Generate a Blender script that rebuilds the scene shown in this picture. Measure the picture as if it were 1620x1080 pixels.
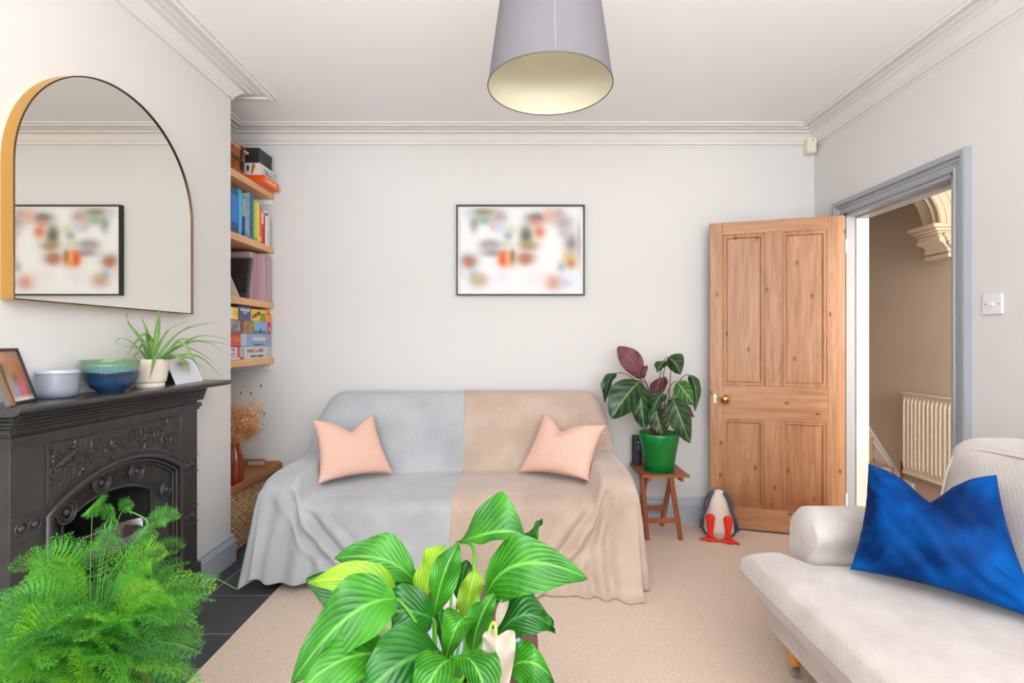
import bpy, bmesh, math, random
import numpy as np
from mathutils import Vector, Matrix, noise
PI = math.pi
random.seed(7)
for o in list(bpy.data.objects):
    bpy.data.objects.remove(o)
C = bpy.context.scene.collection
scn = bpy.context.scene

# ------------------------------------------------------------------ camera, world, lights, exposure
CAMH = 1.2
cam = bpy.data.cameras.new('camera')
cam.lens = 36 * 795 / 1620
cam.sensor_width = 36
cam.shift_x = -5 / 1620
cam.clip_start = 0.02
camo = bpy.data.objects.new('camera', cam)
C.objects.link(camo)
camo.location = (0, 0, CAMH)
camo.rotation_euler = (PI / 2, 0, 0)
scn.camera = camo
scn.view_settings.view_transform = 'Standard'
scn.view_settings.look = 'None'
scn.view_settings.gamma = 1
scn.view_settings.use_curve_mapping = False
scn.view_settings.exposure = -0.02

world = bpy.data.worlds.new('sky')
scn.world = world
world.use_nodes = True
wb = world.node_tree.nodes['Background']
wb.inputs[0].default_value = (0.86, 0.93, 1.0, 1)
wb.inputs[1].default_value = 6.0


def area(name, loc, rot, sx, sy, power, col=(1, 1, 1)):
    l = bpy.data.lights.new(name, 'AREA')
    l.shape = 'RECTANGLE'
    l.size, l.size_y = sx, sy
    l.energy = power
    l.color = col
    o = bpy.data.objects.new(name, l)
    C.objects.link(o)
    o.location = loc
    o.rotation_euler = rot
    return o


# daylight coming through the bay window behind the camera, and through the front door of the hall
area('window_daylight', (0.2, -3.3, 1.5), (PI / 2, 0, 0), 3.4, 2.3, 45, (0.97, 0.985, 1.0))
area('ceiling_fill', (0.2, -0.45, 1.6), (PI, 0, 0), 2.2, 1.1, 125, (0.97, 0.985, 1.0))  # added fill light aimed upward to brighten the ceiling, not a real lamp
area('hall_daylight', (2.58, 0.6, 1.5), (PI / 2, 0, 0), 0.7, 1.6, 95, (1.0, 0.95, 0.88))


# ------------------------------------------------------------------ helpers
def lin(c):
    def f(v):
        v = v / 255
        return v / 12.92 if v <= 0.04045 else ((v + 0.055) / 1.055) ** 2.4
    return (f(c[0]), f(c[1]), f(c[2]), 1)


def P(x, y, Y):
    """world point seen at picture position x, y at depth Y"""
    return Vector(((x - 815) / 795 * Y, Y, CAMH - (y - 540) / 795 * Y))


def nnode(nt, t, **kw):
    n = nt.nodes.new(t)
    for k, v in kw.items():
        setattr(n, k, v)
    return n


def base_mat(name):
    m = bpy.data.materials.new(name)
    m.use_nodes = True
    nt = m.node_tree
    return m, nt, nt.nodes['Principled BSDF']


def mixc(nt, fac, a, b):
    n = nnode(nt, 'ShaderNodeMix', data_type='RGBA')
    for idx, v in ((0, fac), (6, a), (7, b)):
        if hasattr(v, 'is_linked') or isinstance(v, bpy.types.NodeSocket):
            nt.links.new(v, n.inputs[idx])
        else:
            n.inputs[idx].default_value = v
    return n.outputs[2]


def mathn(nt, op, a, b=None, c=None):
    n = nnode(nt, 'ShaderNodeMath', operation=op)
    for i, v in enumerate((a, b, c)):
        if v is None:
            continue
        if isinstance(v, bpy.types.NodeSocket):
            nt.links.new(v, n.inputs[i])
        else:
            n.inputs[i].default_value = v
    return n.outputs[0]


def coords(nt, stretch=(1, 1, 1), uv=False, rot=(0, 0, 0)):
    tc = nnode(nt, 'ShaderNodeTexCoord')
    mp = nnode(nt, 'ShaderNodeMapping')
    mp.inputs['Scale'].default_value = stretch
    mp.inputs['Rotation'].default_value = rot
    nt.links.new(tc.outputs['UV' if uv else 'Object'], mp.inputs[0])
    return mp.outputs[0]


def noisen(nt, vec, scale, detail=4, rough=0.55):
    n = nnode(nt, 'ShaderNodeTexNoise')
    n.inputs['Scale'].default_value = scale
    n.inputs['Detail'].default_value = detail
    n.inputs['Roughness'].default_value = rough
    nt.links.new(vec, n.inputs['Vector'])
    return n.outputs[0]


def ramp(nt, fac, stops):
    r = nnode(nt, 'ShaderNodeValToRGB')
    e = r.color_ramp.elements
    while len(e) > 1:
        e.remove(e[-1])
    e[0].position, e[0].color = stops[0]
    for p, c in stops[1:]:
        k = e.new(p)
        k.color = c
    nt.links.new(fac, r.inputs[0])
    return r.outputs[0]


def bumpn(nt, bs, h, strength, dist=0.01):
    b = nnode(nt, 'ShaderNodeBump')
    b.inputs['Strength'].default_value = strength
    b.inputs['Distance'].default_value = dist
    nt.links.new(h, b.inputs['Height'])
    nt.links.new(b.outputs[0], bs.inputs['Normal'])


def mat(name, col, rough=0.55, metal=0, var=None, bump=None, sheen=0, coat=0, stretch=(1, 1, 1), trans=0, spec=None, sheen_col=None, ior=None):
    """var = (scale, second colour); bump = (scale, strength)"""
    m, nt, bs = base_mat(name)
    c = lin(col)
    bs.inputs['Base Color'].default_value = c
    bs.inputs['Roughness'].default_value = rough
    bs.inputs['Metallic'].default_value = metal
    if spec is not None:
        bs.inputs['Specular IOR Level'].default_value = spec
    if ior:
        bs.inputs['IOR'].default_value = ior
    if sheen:
        bs.inputs['Sheen Weight'].default_value = sheen
        bs.inputs['Sheen Roughness'].default_value = 0.4
        if sheen_col:
            bs.inputs['Sheen Tint'].default_value = lin(sheen_col)
    if coat:
        bs.inputs['Coat Weight'].default_value = coat
        bs.inputs['Coat Roughness'].default_value = 0.15
    if trans:
        bs.inputs['Transmission Weight'].default_value = trans
    if var or bump:
        vec = coords(nt, stretch)
        if var:
            f = noisen(nt, vec, var[0])
            nt.links.new(ramp(nt, f, [(0.3, c), (0.7, lin(var[1]))]), bs.inputs['Base Color'])
        if bump:
            bumpn(nt, bs, noisen(nt, vec, bump[0]), bump[1])
    return m


def wood(name, c1, c2, axis=2, scale=9, rough=0.45, knots=False, stain=None, coat=0.0, knotcol=(110, 66, 34)):
    m, nt, bs = base_mat(name)
    st = [1.0, 1.0, 1.0]
    st[axis] = 0.07
    vec = coords(nt, st)
    f1 = noisen(nt, vec, scale * 3.2, 5, 0.6)
    wv = nnode(nt, 'ShaderNodeTexNoise')
    wv.inputs['Scale'].default_value = scale
    wv.inputs['Detail'].default_value = 3
    wv.inputs['Distortion'].default_value = 1.2
    nt.links.new(vec, wv.inputs['Vector'])
    rings = mathn(nt, 'FRACT', mathn(nt, 'MULTIPLY', wv.outputs[0], 7.0))
    f = mathn(nt, 'ADD', mathn(nt, 'MULTIPLY', f1, 0.84), mathn(nt, 'MULTIPLY', rings, 0.16))
    col = ramp(nt, f, [(0.3, lin(c1)), (0.72, lin(c2))])
    if knots:
        st2 = [1.0, 1.0, 1.0]
        st2[axis] = 0.55
        st2[1] = 0.02
        v2 = coords(nt, st2)
        vo = nnode(nt, 'ShaderNodeTexVoronoi')
        vo.inputs['Scale'].default_value = 5.2
        vo.inputs['Randomness'].default_value = 1
        vo.voronoi_dimensions = '2D'
        sx = nnode(nt, 'ShaderNodeSeparateXYZ')
        cx = nnode(nt, 'ShaderNodeCombineXYZ')
        nt.links.new(v2, sx.inputs[0])
        nt.links.new(sx.outputs[0], cx.inputs[0])
        nt.links.new(sx.outputs[2], cx.inputs[1])
        nt.links.new(cx.outputs[0], vo.inputs['Vector'])
        k = ramp(nt, vo.outputs['Distance'], [(0.0, (1, 1, 1, 1)), (0.028, (0.8, 0.8, 0.8, 1)), (0.045, (0.25, 0.25, 0.25, 1)), (0.08, (0, 0, 0, 1))])
        col = mixc(nt, k, col, lin(knotcol))
    if stain:
        tc = nnode(nt, 'ShaderNodeTexCoord')
        sp = nnode(nt, 'ShaderNodeSeparateXYZ')
        nt.links.new(tc.outputs['Object'], sp.inputs[0])
        z0, z1, sc = stain
        n = noisen(nt, tc.outputs['Object'], 5, 3)
        h = mathn(nt, 'ADD', sp.outputs[2], mathn(nt, 'MULTIPLY', n, 0.14))
        mr = nnode(nt, 'ShaderNodeMapRange')
        mr.inputs[1].default_value, mr.inputs[2].default_value = z0, z1
        mr.inputs[3].default_value, mr.inputs[4].default_value = 0.6, 0.0
        nt.links.new(h, mr.inputs[0])
        col = mixc(nt, mr.outputs[0], col, lin(sc))
    nt.links.new(col, bs.inputs['Base Color'])
    bs.inputs['Roughness'].default_value = rough
    if coat:
        bs.inputs['Coat Weight'].default_value = coat
    bumpn(nt, bs, f1, 0.15, 0.004)
    return m


def leafmat(name, dark, light, vein, freq=26, slant=0.5, vmix=0.5, rough=0.35, transl=0.25, under=None, blotch=None):
    """leaf surface: UV x across the blade, y along it; side veins run out towards the tip"""
    m, nt, bs = base_mat(name)
    tc = nnode(nt, 'ShaderNodeTexCoord')
    sp = nnode(nt, 'ShaderNodeSeparateXYZ')
    nt.links.new(tc.outputs['UV'], sp.inputs[0])
    u = mathn(nt, 'ABSOLUTE', mathn(nt, 'SUBTRACT', mathn(nt, 'MULTIPLY', sp.outputs[0], 2), 1))
    ph = mathn(nt, 'SUBTRACT', sp.outputs[1], mathn(nt, 'MULTIPLY', u, slant))
    w = mathn(nt, 'SINE', mathn(nt, 'MULTIPLY', ph, freq * 2 * PI / 3))
    wv = mathn(nt, 'ADD', mathn(nt, 'MULTIPLY', w, 0.5), 0.5)
    n = noisen(nt, tc.outputs['Object'], 14, 2)
    c = ramp(nt, n, [(0.35, lin(dark)), (0.68, lin(light))])
    if blotch:
        b = ramp(nt, wv, [(0.25, (1, 1, 1, 1)), (0.6, (0, 0, 0, 1))])
        edge = ramp(nt, u, [(0.0, (1, 1, 1, 1)), (0.75, (0.8, 0.8, 0.8, 1)), (0.95, (0, 0, 0, 1))])
        c = mixc(nt, mathn(nt, 'MULTIPLY', b, edge), c, lin(blotch))
    v = ramp(nt, wv, [(0.72, (0, 0, 0, 1)), (1.0, (vmix, vmix, vmix, 1))])
    c = mixc(nt, v, c, lin(vein))
    mid = ramp(nt, u, [(0.0, (1, 1, 1, 1)), (0.05, (0.5, 0.5, 0.5, 1)), (0.09, (0, 0, 0, 1))])
    c = mixc(nt, mid, c, lin(vein))
    if under:
        g = nnode(nt, 'ShaderNodeNewGeometry')
        c = mixc(nt, g.outputs['Backfacing'], lin(under), c)
    nt.links.new(c, bs.inputs['Base Color'])
    bs.inputs['Roughness'].default_value = rough
    bumpn(nt, bs, mathn(nt, 'ADD', wv, mathn(nt, 'MULTIPLY', mid, -1.0)), 0.3, 0.004)
    tr = nnode(nt, 'ShaderNodeBsdfTranslucent')
    nt.links.new(c, tr.inputs[0])
    mx = nnode(nt, 'ShaderNodeMixShader')
    mx.inputs[0].default_value = transl
    nt.links.new(bs.outputs[0], mx.inputs[1])
    nt.links.new(tr.outputs[0], mx.inputs[2])
    nt.links.new(mx.outputs[0], nt.nodes['Material Output'].inputs[0])
    return m


def vcmat(name, rough=0.4, coat=0.0):
    m, nt, bs = base_mat(name)
    a = nnode(nt, 'ShaderNodeVertexColor', layer_name='Col')
    nt.links.new(a.outputs[0], bs.inputs['Base Color'])
    bs.inputs['Roughness'].default_value = rough
    if coat:
        bs.inputs['Coat Weight'].default_value = coat
        bs.inputs['Coat Roughness'].default_value = 0.05
    return m


class MB:
    def __init__(s):
        s.v, s.f, s.m, s.uv, s.col = [], [], [], {}, {}

    def add(s, vs, fs, mi=0):
        o = len(s.v)
        s.v += [tuple(p) for p in vs]
        for f in fs:
            s.f.append(tuple(i + o for i in f))
            s.m.append(mi)
        return o

    def box(s, x0, x1, y0, y1, z0, z1, mi=0):
        vs = [(x, y, z) for z in (z0, z1) for y in (y0, y1) for x in (x0, x1)]
        s.add(vs, [(0, 2, 3, 1), (4, 5, 7, 6), (0, 1, 5, 4), (2, 6, 7, 3), (0, 4, 6, 2), (1, 3, 7, 5)], mi)
        return s

    def obox(s, c, ax, ay, az, mi=0):
        """box from centre and three half-axis vectors"""
        c, ax, ay, az = map(Vector, (c, ax, ay, az))
        vs = [c + ax * i + ay * j + az * k for k in (-1, 1) for j in (-1, 1) for i in (-1, 1)]
        s.add(vs, [(0, 2, 3, 1), (4, 5, 7, 6), (0, 1, 5, 4), (2, 6, 7, 3), (0, 4, 6, 2), (1, 3, 7, 5)], mi)
        return s

    def grid(s, fn, nu, nv, cu=False, cv=False, mi=0, cap=False):
        vs, uvs = [], []
        U = nu if cu else nu + 1
        V = nv if cv else nv + 1
        for j in range(V):
            for i in range(U):
                vs.append(fn(i / nu, j / nv))
                uvs.append((i / nu, j / nv))
        fs = []
        for j in range(nv):
            for i in range(nu):
                a, b = i, (i + 1) % U
                c, d = j, (j + 1) % V
                fs.append((c * U + a, c * U + b, d * U + b, d * U + a))
        if cap:
            fs.append(tuple(range(U))[::-1])
            fs.append(tuple((V - 1) * U + i for i in range(U)))
        o = s.add(vs, fs, mi)
        for i, t in enumerate(uvs):
            s.uv[o + i] = t
        return s

    def lathe(s, prof, c, n=40, mi=0, fn=None):
        c = Vector(c)

        def g(u, v):
            k = v * (len(prof) - 1)
            r, z = prof[int(round(k))]
            a = u * 2 * PI
            if fn:
                r, z = fn(r, z, a)
            return c + Vector((r * math.cos(a), r * math.sin(a), z))
        return s.grid(g, n, len(prof) - 1, cu=True, mi=mi)

    def tube(s, pts, r, n=8, mi=0, caps=True, closed=False):
        pts = [Vector(p) for p in pts]
        N = len(pts)
        rs = r if isinstance(r, (list, tuple)) else [r] * N
        vs = []
        prev = None
        for i, p in enumerate(pts):
            if closed:
                t = pts[(i + 1) % N] - pts[i - 1]
            else:
                t = pts[min(i + 1, N - 1)] - pts[max(i - 1, 0)]
            t.normalize()
            if prev is None:
                a = Vector((0, 0, 1)) if abs(t.z) < 0.9 else Vector((1, 0, 0))
                prev = t.cross(a).normalized()
            prev = (prev - t * prev.dot(t)).normalized()
            b = t.cross(prev)
            for k in range(n):
                an = 2 * PI * k / n
                vs.append(p + (prev * math.cos(an) + b * math.sin(an)) * rs[i])
        fs = []
        for i in range(N if closed else N - 1):
            for k in range(n):
                j = (i + 1) % N
                fs.append((i * n + k, i * n + (k + 1) % n, j * n + (k + 1) % n, j * n + k))
        if caps and not closed:
            fs.append(tuple(range(n))[::-1])
            fs.append(tuple((N - 1) * n + k for k in range(n)))
        s.add(vs, fs, mi)
        return s

    def ball(s, c, r, n=12, sc=(1, 1, 1), mi=0):
        c = Vector(c)

        def g(u, v):
            a, b = u * 2 * PI, (v - 0.5) * PI
            return c + Vector((r * sc[0] * math.cos(b) * math.cos(a), r * sc[1] * math.cos(b) * math.sin(a), r * sc[2] * math.sin(b)))
        return s.grid(g, n, max(4, n // 2), cu=True, mi=mi)

    def prism(s, poly, o, ax, ay, az, mi=0):
        """2D polygon swept from o along az"""
        o, ax, ay, az = map(Vector, (o, ax, ay, az))
        n = len(poly)
        vs = [o + ax * p[0] + ay * p[1] for p in poly] + [o + ax * p[0] + ay * p[1] + az for p in poly]
        fs = [tuple(range(n))[::-1], tuple(range(n, 2 * n))] + [(i, (i + 1) % n, n + (i + 1) % n, n + i) for i in range(n)]
        s.add(vs, fs, mi)
        return s

    def sweep(s, path, prof, closed=False, mi=0):
        """profile (offset to the left of the 2D path, height) along a horizontal path with mitred corners"""
        path = [Vector(p) for p in path]
        N = len(path)
        vs = []
        for i, p in enumerate(path):
            d0 = (p - path[i - 1]).normalized() if (i > 0 or closed) else None
            d1 = (path[(i + 1) % N] - p).normalized() if (i < N - 1 or closed) else None
            if d0 is None:
                d0 = d1
            if d1 is None:
                d1 = d0
            n0, n1 = Vector((-d0.y, d0.x)), Vector((-d1.y, d1.x))
            m = (n0 + n1)
            m = m / m.dot(n0)
            for d, z in prof:
                vs.append((p.x + m.x * d, p.y + m.y * d, z))
        K = len(prof)
        fs = []
        for i in range(N if closed else N - 1):
            j = (i + 1) % N
            for k in range(K - 1):
                fs.append((i * K + k, j * K + k, j * K + k + 1, i * K + k + 1))
        if not closed:
            fs += [tuple(range(K)), tuple((N - 1) * K + k for k in range(K))[::-1]]
        s.add(vs, fs, mi)
        return s


ORIG = {}


def build(mb, name, mats, parent=None, local=False, smooth=40, bevel=0, seg=2, sub=0, recalc=True, solid=0):
    me = bpy.data.meshes.new(name)
    org = Vector((0, 0, 0))
    if parent is not None and not local:
        org = ORIG[parent.name]
    me.from_pydata([tuple(Vector(p) - org) for p in mb.v], [], mb.f)
    if not isinstance(mats, (list, tuple)):
        mats = [mats]
    for m in mats:
        me.materials.append(m)
    for i, p in enumerate(me.polygons):
        p.material_index = mb.m[i]
    if mb.uv:
        ul = me.uv_layers.new(name='UVMap')
        for l in me.loops:
            ul.data[l.index].uv = mb.uv.get(l.vertex_index, (0, 0))
    if mb.col:
        ca = me.color_attributes.new('Col', 'FLOAT_COLOR', 'POINT')
        for i in range(len(mb.v)):
            ca.data[i].color = mb.col.get(i, (1, 1, 1, 1))
    if recalc:
        b = bmesh.new()
        b.from_mesh(me)
        bmesh.ops.recalc_face_normals(b, faces=b.faces)
        b.to_mesh(me)
        b.free()
    if smooth:
        for p in me.polygons:
            p.use_smooth = True
        me.set_sharp_from_angle(angle=math.radians(smooth))
    o = bpy.data.objects.new(name, me)
    C.objects.link(o)
    if parent is not None:
        o.parent = parent
        ORIG[o.name] = org if not local else Vector((0, 0, 0))
    if solid:
        md = o.modifiers.new('thickness', 'SOLIDIFY')
        md.thickness = solid
        md.offset = 0
    if bevel:
        md = o.modifiers.new('bevel', 'BEVEL')
        md.width = bevel
        md.segments = seg
        md.limit_method = 'ANGLE'
        md.angle_limit = math.radians(40)
    if sub:
        md = o.modifiers.new('sub', 'SUBSURF')
        md.levels = md.render_levels = sub
    return o


def tag(o, label=None, cat=None, group=None, kind=None):
    for k, v in (('label', label), ('category', cat), ('group', group), ('kind', kind)):
        if v:
            o[k] = v
    return o


def thing(name, label, cat, loc=(0, 0, 0), group=None, rot=(0, 0, 0)):
    o = bpy.data.objects.new(name, None)
    o.empty_display_size = 0.05
    C.objects.link(o)
    o.location = loc
    o.rotation_euler = rot
    ORIG[o.name] = Vector(loc)
    return tag(o, label, cat, group)


def one(mb, name, mats, label, cat, loc, group=None, **kw):
    """a thing that is a single mesh, with its origin at loc"""
    loc = Vector(loc)
    mb.v = [tuple(Vector(p) - loc) for p in mb.v]
    o = build(mb, name, mats, **kw)
    o.location = loc
    ORIG[o.name] = loc
    return tag(o, label, cat, group)


def struct(name, mb, m, **kw):
    o = build(mb, name, m, **kw)
    o['kind'] = 'structure'
    ORIG[o.name] = Vector((0, 0, 0))
    return o


def writing(txt, size, m, parent, o, xd, yd, name='lettering', depth=0.0006, align='LEFT', xs=1.0):
    cu = bpy.data.curves.new('t', 'FONT')
    cu.body = txt
    cu.size = size
    cu.extrude = depth
    cu.align_x = align
    cu.align_y = 'CENTER'
    t = bpy.data.objects.new('t', cu)
    C.objects.link(t)
    dg = bpy.context.evaluated_depsgraph_get()
    me = bpy.data.meshes.new_from_object(t.evaluated_get(dg))
    bpy.data.objects.remove(t)
    xd, yd = Vector(xd).normalized(), Vector(yd).normalized()
    zd = xd.cross(yd)
    mt = Matrix(((xd.x * xs, yd.x, zd.x, 0), (xd.y * xs, yd.y, zd.y, 0), (xd.z * xs, yd.z, zd.z, 0), (0, 0, 0, 1)))
    org = ORIG[parent.name]
    me.transform(Matrix.Translation(Vector(o) - org) @ mt)
    me.materials.clear()
    me.materials.append(m)
    ob = bpy.data.objects.new(name, me)
    C.objects.link(ob)
    ob.parent = parent
    ORIG[ob.name] = org
    return ob


def bez(pts, t):
    pts = [Vector(p) for p in pts]
    while len(pts) > 1:
        pts = [pts[i].lerp(pts[i + 1], t) for i in range(len(pts) - 1)]
    return pts[0]


def bezl(pts, n=12):
    return [bez(pts, i / n) for i in range(n + 1)]


def catmull(pts, n=8):
    pts = [Vector(p) for p in pts]
    out = []
    for i in range(len(pts) - 1):
        p0, p1, p2, p3 = pts[max(i - 1, 0)], pts[i], pts[i + 1], pts[min(i + 2, len(pts) - 1)]
        for k in range(n):
            t = k / n
            out.append(0.5 * ((2 * p1) + (p2 - p0) * t + (2 * p0 - 5 * p1 + 4 * p2 - p3) * t * t + (3 * p1 - p0 - 3 * p2 + p3) * t ** 3))
    out.append(pts[-1])
    return out


def leaf(mb, ctrl, L, R, mi=0, nu=8, nv=18, p=0.8, q=0.75, ripple=0.006, arch=0.0, seed=0):
    """blade: midrib a Bezier curve through ctrl; L and R are the two half-width vectors"""
    L, R = Vector(L), Vector(R)
    ctrl = [Vector(c) for c in ctrl]
    axis = (ctrl[-1] - ctrl[0]).normalized()
    N = axis.cross(R - L)
    if N.length < 1e-6:
        N = Vector((0, 0, 1))
    N.normalize()

    def fn(a, t):
        s = a * 2 - 1
        w = max(0.0, math.sin(PI * min(1, t) ** p)) ** q
        if t > 0.999 or t < 0.001:
            w = 0.02
        off = (R * s if s > 0 else L * -s) * w
        off = off + N * (ripple * abs(s) ** 2 * math.sin(t * 15 + seed * 1.7 + (1.3 if s > 0 else 0)) - arch * s * s * w)
        return bez(ctrl, t) + off
    mb.grid(fn, nu, nv, mi=mi)


def sm(a, b, x):
    t = min(1, max(0, (x - a) / (b - a)))
    return t * t * (3 - 2 * t)


def roundbox(mb, x0, x1, y0, y1, z0, z1, r, n=14, bulge=0.0, nz=0.0, mi=0, nscale=3):
    """box with radiused edges, optional soft bulge and noise"""
    cx, cy, cz = (x0 + x1) / 2, (y0 + y1) / 2, (z0 + z1) / 2
    hx, hy, hz = (x1 - x0) / 2, (y1 - y0) / 2, (z1 - z0) / 2
    H = (hx, hy, hz)
    vmap = {}
    vs, fs = [], []

    def vert(p):
        key = tuple(round(c, 5) for c in p)
        if key in vmap:
            return vmap[key]
        q = [p[i] * H[i] for i in range(3)]
        inner = [max(-H[i] + r, min(H[i] - r, q[i])) for i in range(3)]
        d = Vector([q[i] - inner[i] for i in range(3)])
        if d.length > 1e-9:
            # cube corner to sphere corner
            m = max(abs(c) for c in d)
            d = d.normalized() * m
        w = Vector(inner) + d
        if bulge:
            for i in range(3):
                a, b = (i + 1) % 3, (i + 2) % 3
                w[i] += (1 if p[i] > 0 else -1) * bulge * abs(p[i]) ** 3 * (1 - p[a] ** 2) * (1 - p[b] ** 2)
        if nz:
            g = noise.noise(Vector((cx, cy, cz)) + w * nscale)
            w += w.normalized() * g * nz
        vs.append((w.x + cx, w.y + cy, w.z + cz))
        vmap[key] = len(vs) - 1
        return vmap[key]
    # sample positions: denser near the edges
    def samp(h):
        k = min(0.9, r / h)
        a = [-1 + k * (i / 4) for i in range(4)]
        m_ = [(-1 + k) + (2 - 2 * k) * i / n for i in range(n + 1)]
        b = [1 - k * (i / 4) for i in range(3, -1, -1)]
        return a + m_ + b
    S = [samp(h) for h in H]
    for ax in range(3):
        a, b = (ax + 1) % 3, (ax + 2) % 3
        for sgn in (-1, 1):
            for i in range(len(S[a]) - 1):
                for j in range(len(S[b]) - 1):
                    q = []
                    for (ii, jj) in ((i, j), (i + 1, j), (i + 1, j + 1), (i, j + 1)):
                        p = [0, 0, 0]
                        p[ax] = sgn
                        p[a], p[b] = S[a][ii], S[b][jj]
                        q.append(vert(p))
                    fs.append(tuple(q if sgn > 0 else q[::-1]))
    mb.add(vs, fs, mi)
    return mb


def pillow(mb, BL, BR, TR, TL, T, notch=0.0, pinch=0.1, n=30, wr=0.0, mi=0, nsh=0.0):
    BL, BR, TR, TL = map(Vector, (BL, BR, TR, TL))
    nrm = (BR - BL).cross(TL - BL).normalized()
    W = (BR - BL).length

    def pos(u, v, side):
        uu = u * (1 - pinch * (1 - v * v) * u * u)
        vv = v * (1 - pinch * (1 - u * u) * v * v)
        g = math.exp(-(abs(u - nsh) / 0.40) ** 1.35) * sm(-0.3, 1.0, v) ** 1.5
        vv -= notch * g
        a, b = (uu + 1) / 2, (vv + 1) / 2
        p = BL.lerp(BR, a).lerp(TL.lerp(TR, a), b)
        e = max(0.0, (1 - u * u) * (1 - v * v))
        t = T * (e ** 0.42) * (1 - 0.25 * g)
        t += T * 0.05 * noise.noise(Vector((u * 2.2, v * 2.2, side * 3 + W))) * e ** 0.5
        if wr:
            ang = math.atan2(v, u)
            rr = math.hypot(u, v)
            t += wr * math.sin(ang * 22 + 3 * noise.noise(Vector((u * 3, v * 3, 1)))) * sm(0.6, 1.15, rr) * e ** 0.4
            t += wr * 1.2 * noise.noise(Vector((u * 4 + v * 2, v * 1.6, side + 5))) * e ** 0.5
        return p + nrm * t * side
    N = n
    o = len(mb.v)

    def warp(a):
        s = a * 2 - 1
        return math.sin(s * PI / 2) * 0.6 + s * 0.4
    mb.grid(lambda a, b: pos(warp(a), warp(b), 1), N, N, mi=mi)
    mb.grid(lambda a, b: pos(warp(a), warp(1 - b) , -1), N, N, mi=mi)
    for i in range(o + (N + 1) ** 2, len(mb.v)):
        a, b = mb.uv[i]
        mb.uv[i] = (a, 1 - b)


def picture(mb, o, ax, ay, w, h, fn, nx=48, ny=32):
    """flat printed sheet; fn(u, v) gives its sRGB colour"""
    o, ax, ay = Vector(o), Vector(ax), Vector(ay)
    st = len(mb.v)
    mb.grid(lambda a, b: o + ax * (a * w) + ay * (b * h), nx, ny)
    for j in range(ny + 1):
        for i in range(nx + 1):
            mb.col[st + j * (nx + 1) + i] = lin(fn(i / nx, j / ny))


def blobs(bg, bl):
    def fn(u, v):
        c = np.array(bg, float)
        for (x, y, sx, sy, col, a) in bl:
            d = 0.55 * (((u - x) / sx) ** 2 + ((v - y) / sy) ** 2) ** 1.15
            k = a * math.exp(-d)
            c = c * (1 - k) + np.array(col, float) * k
        return tuple(np.clip(c, 0, 255))
    return fn


# ------------------------------------------------------------------ materials
m_wall = mat('wall_paint', (217, 214, 211), 0.85, bump=(60, 0.03))
m_ceil = mat('ceiling_paint', (238, 237, 237), 0.9, bump=(40, 0.02))
m_cornice = mat('cornice_plaster', (222, 217, 212), 0.75)
m_skirt = mat('skirting_paint', (174, 181, 188), 0.45, coat=0.1)
m_greywood = mat('grey_gloss_paint', (156, 160, 165), 0.4, coat=0.15)
m_white = mat('white_paint', (236, 236, 234), 0.4)
m_flaky = mat('worn_white_paint', (204, 200, 195), 0.6, var=(26, (186, 181, 174)), stretch=(1, 1, 0.25))
m_hall = mat('hall_paint', (203, 188, 172), 0.85, var=(2, (196, 182, 168)))
m_hallcarpet = mat('stair_carpet', (176, 150, 128), 0.95, bump=(300, 0.4))
m_arch = mat('arch_plaster', (198, 183, 162), 0.7)


def carpet():
    m, nt, bs = base_mat('carpet_pile')
    v = coords(nt)
    a = noisen(nt, v, 260, 2, 0.7)
    b = noisen(nt, v, 9, 3)
    n2 = noisen(nt, v, 110, 3, 0.7)
    c = ramp(nt, a, [(0.33, lin((190, 162, 140))), (0.5, lin((236, 212, 190))), (0.66, lin((248, 230, 212)))])
    c = mixc(nt, ramp(nt, n2, [(0.42, (0.45, 0.45, 0.45, 1)), (0.6, (0, 0, 0, 1))]), c, lin((186, 160, 138)))
    c = mixc(nt, mathn(nt, 'MULTIPLY', b, 0.3), c, lin((206, 180, 158)))
    nt.links.new(c, bs.inputs['Base Color'])
    bs.inputs['Roughness'].default_value = 1
    bs.inputs['Sheen Weight'].default_value = 0.2
    bumpn(nt, bs, a, 0.8, 0.006)
    return m


m_carpet = carpet()
m_slate = mat('slate_tile', (52, 54, 56), 0.55, var=(7, (70, 72, 74)), bump=(25, 0.15))
m_grout = mat('grout', (150, 148, 142), 0.9)
m_iron = mat('cast_iron', (62, 59, 57), 0.42, var=(12, (52, 50, 49)), bump=(120, 0.08), spec=0.5)
m_ironlit = mat('polished_iron', (58, 56, 55), 0.26, bump=(90, 0.05))
m_soot = mat('soot_brick', (30, 28, 27), 0.9, bump=(30, 0.4))
m_pine = wood('pine_upright_grain', (158, 108, 70), (192, 145, 106), 2, 11, 0.42, knots=True)
m_pinestain = wood('pine_lower_panel', (154, 104, 68), (190, 142, 104), 2, 11, 0.42, knots=True, stain=(0.24, 0.40, (138, 74, 38)))
m_pinerail = wood('pine_level_grain', (158, 106, 68), (192, 143, 104), 0, 11, 0.42, knots=True)
m_shelf = wood('shelf_board', (214, 160, 108), (232, 186, 138), 1, 10, 0.5)
m_acacia = wood('stool_hardwood', (122, 62, 34), (172, 98, 60), 1, 14, 0.45)
m_acaciaz = wood('stool_leg_wood', (116, 58, 34), (166, 92, 58), 2, 14, 0.45)
m_tray = wood('tray_wood', (150, 92, 46), (184, 120, 68), 1, 8, 0.4)
m_mahog = wood('mahogany', (72, 34, 26), (104, 54, 42), 1, 9, 0.3, coat=0.2)
m_orangewood = wood('orange_beech', (206, 130, 62), (224, 150, 80), 2, 8, 0.35)
m_brass = mat('polished_brass', (196, 160, 84), 0.2, metal=1)
m_gold = mat('brushed_gold', (214, 170, 100), 0.36, metal=1, bump=(200, 0.03))
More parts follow.
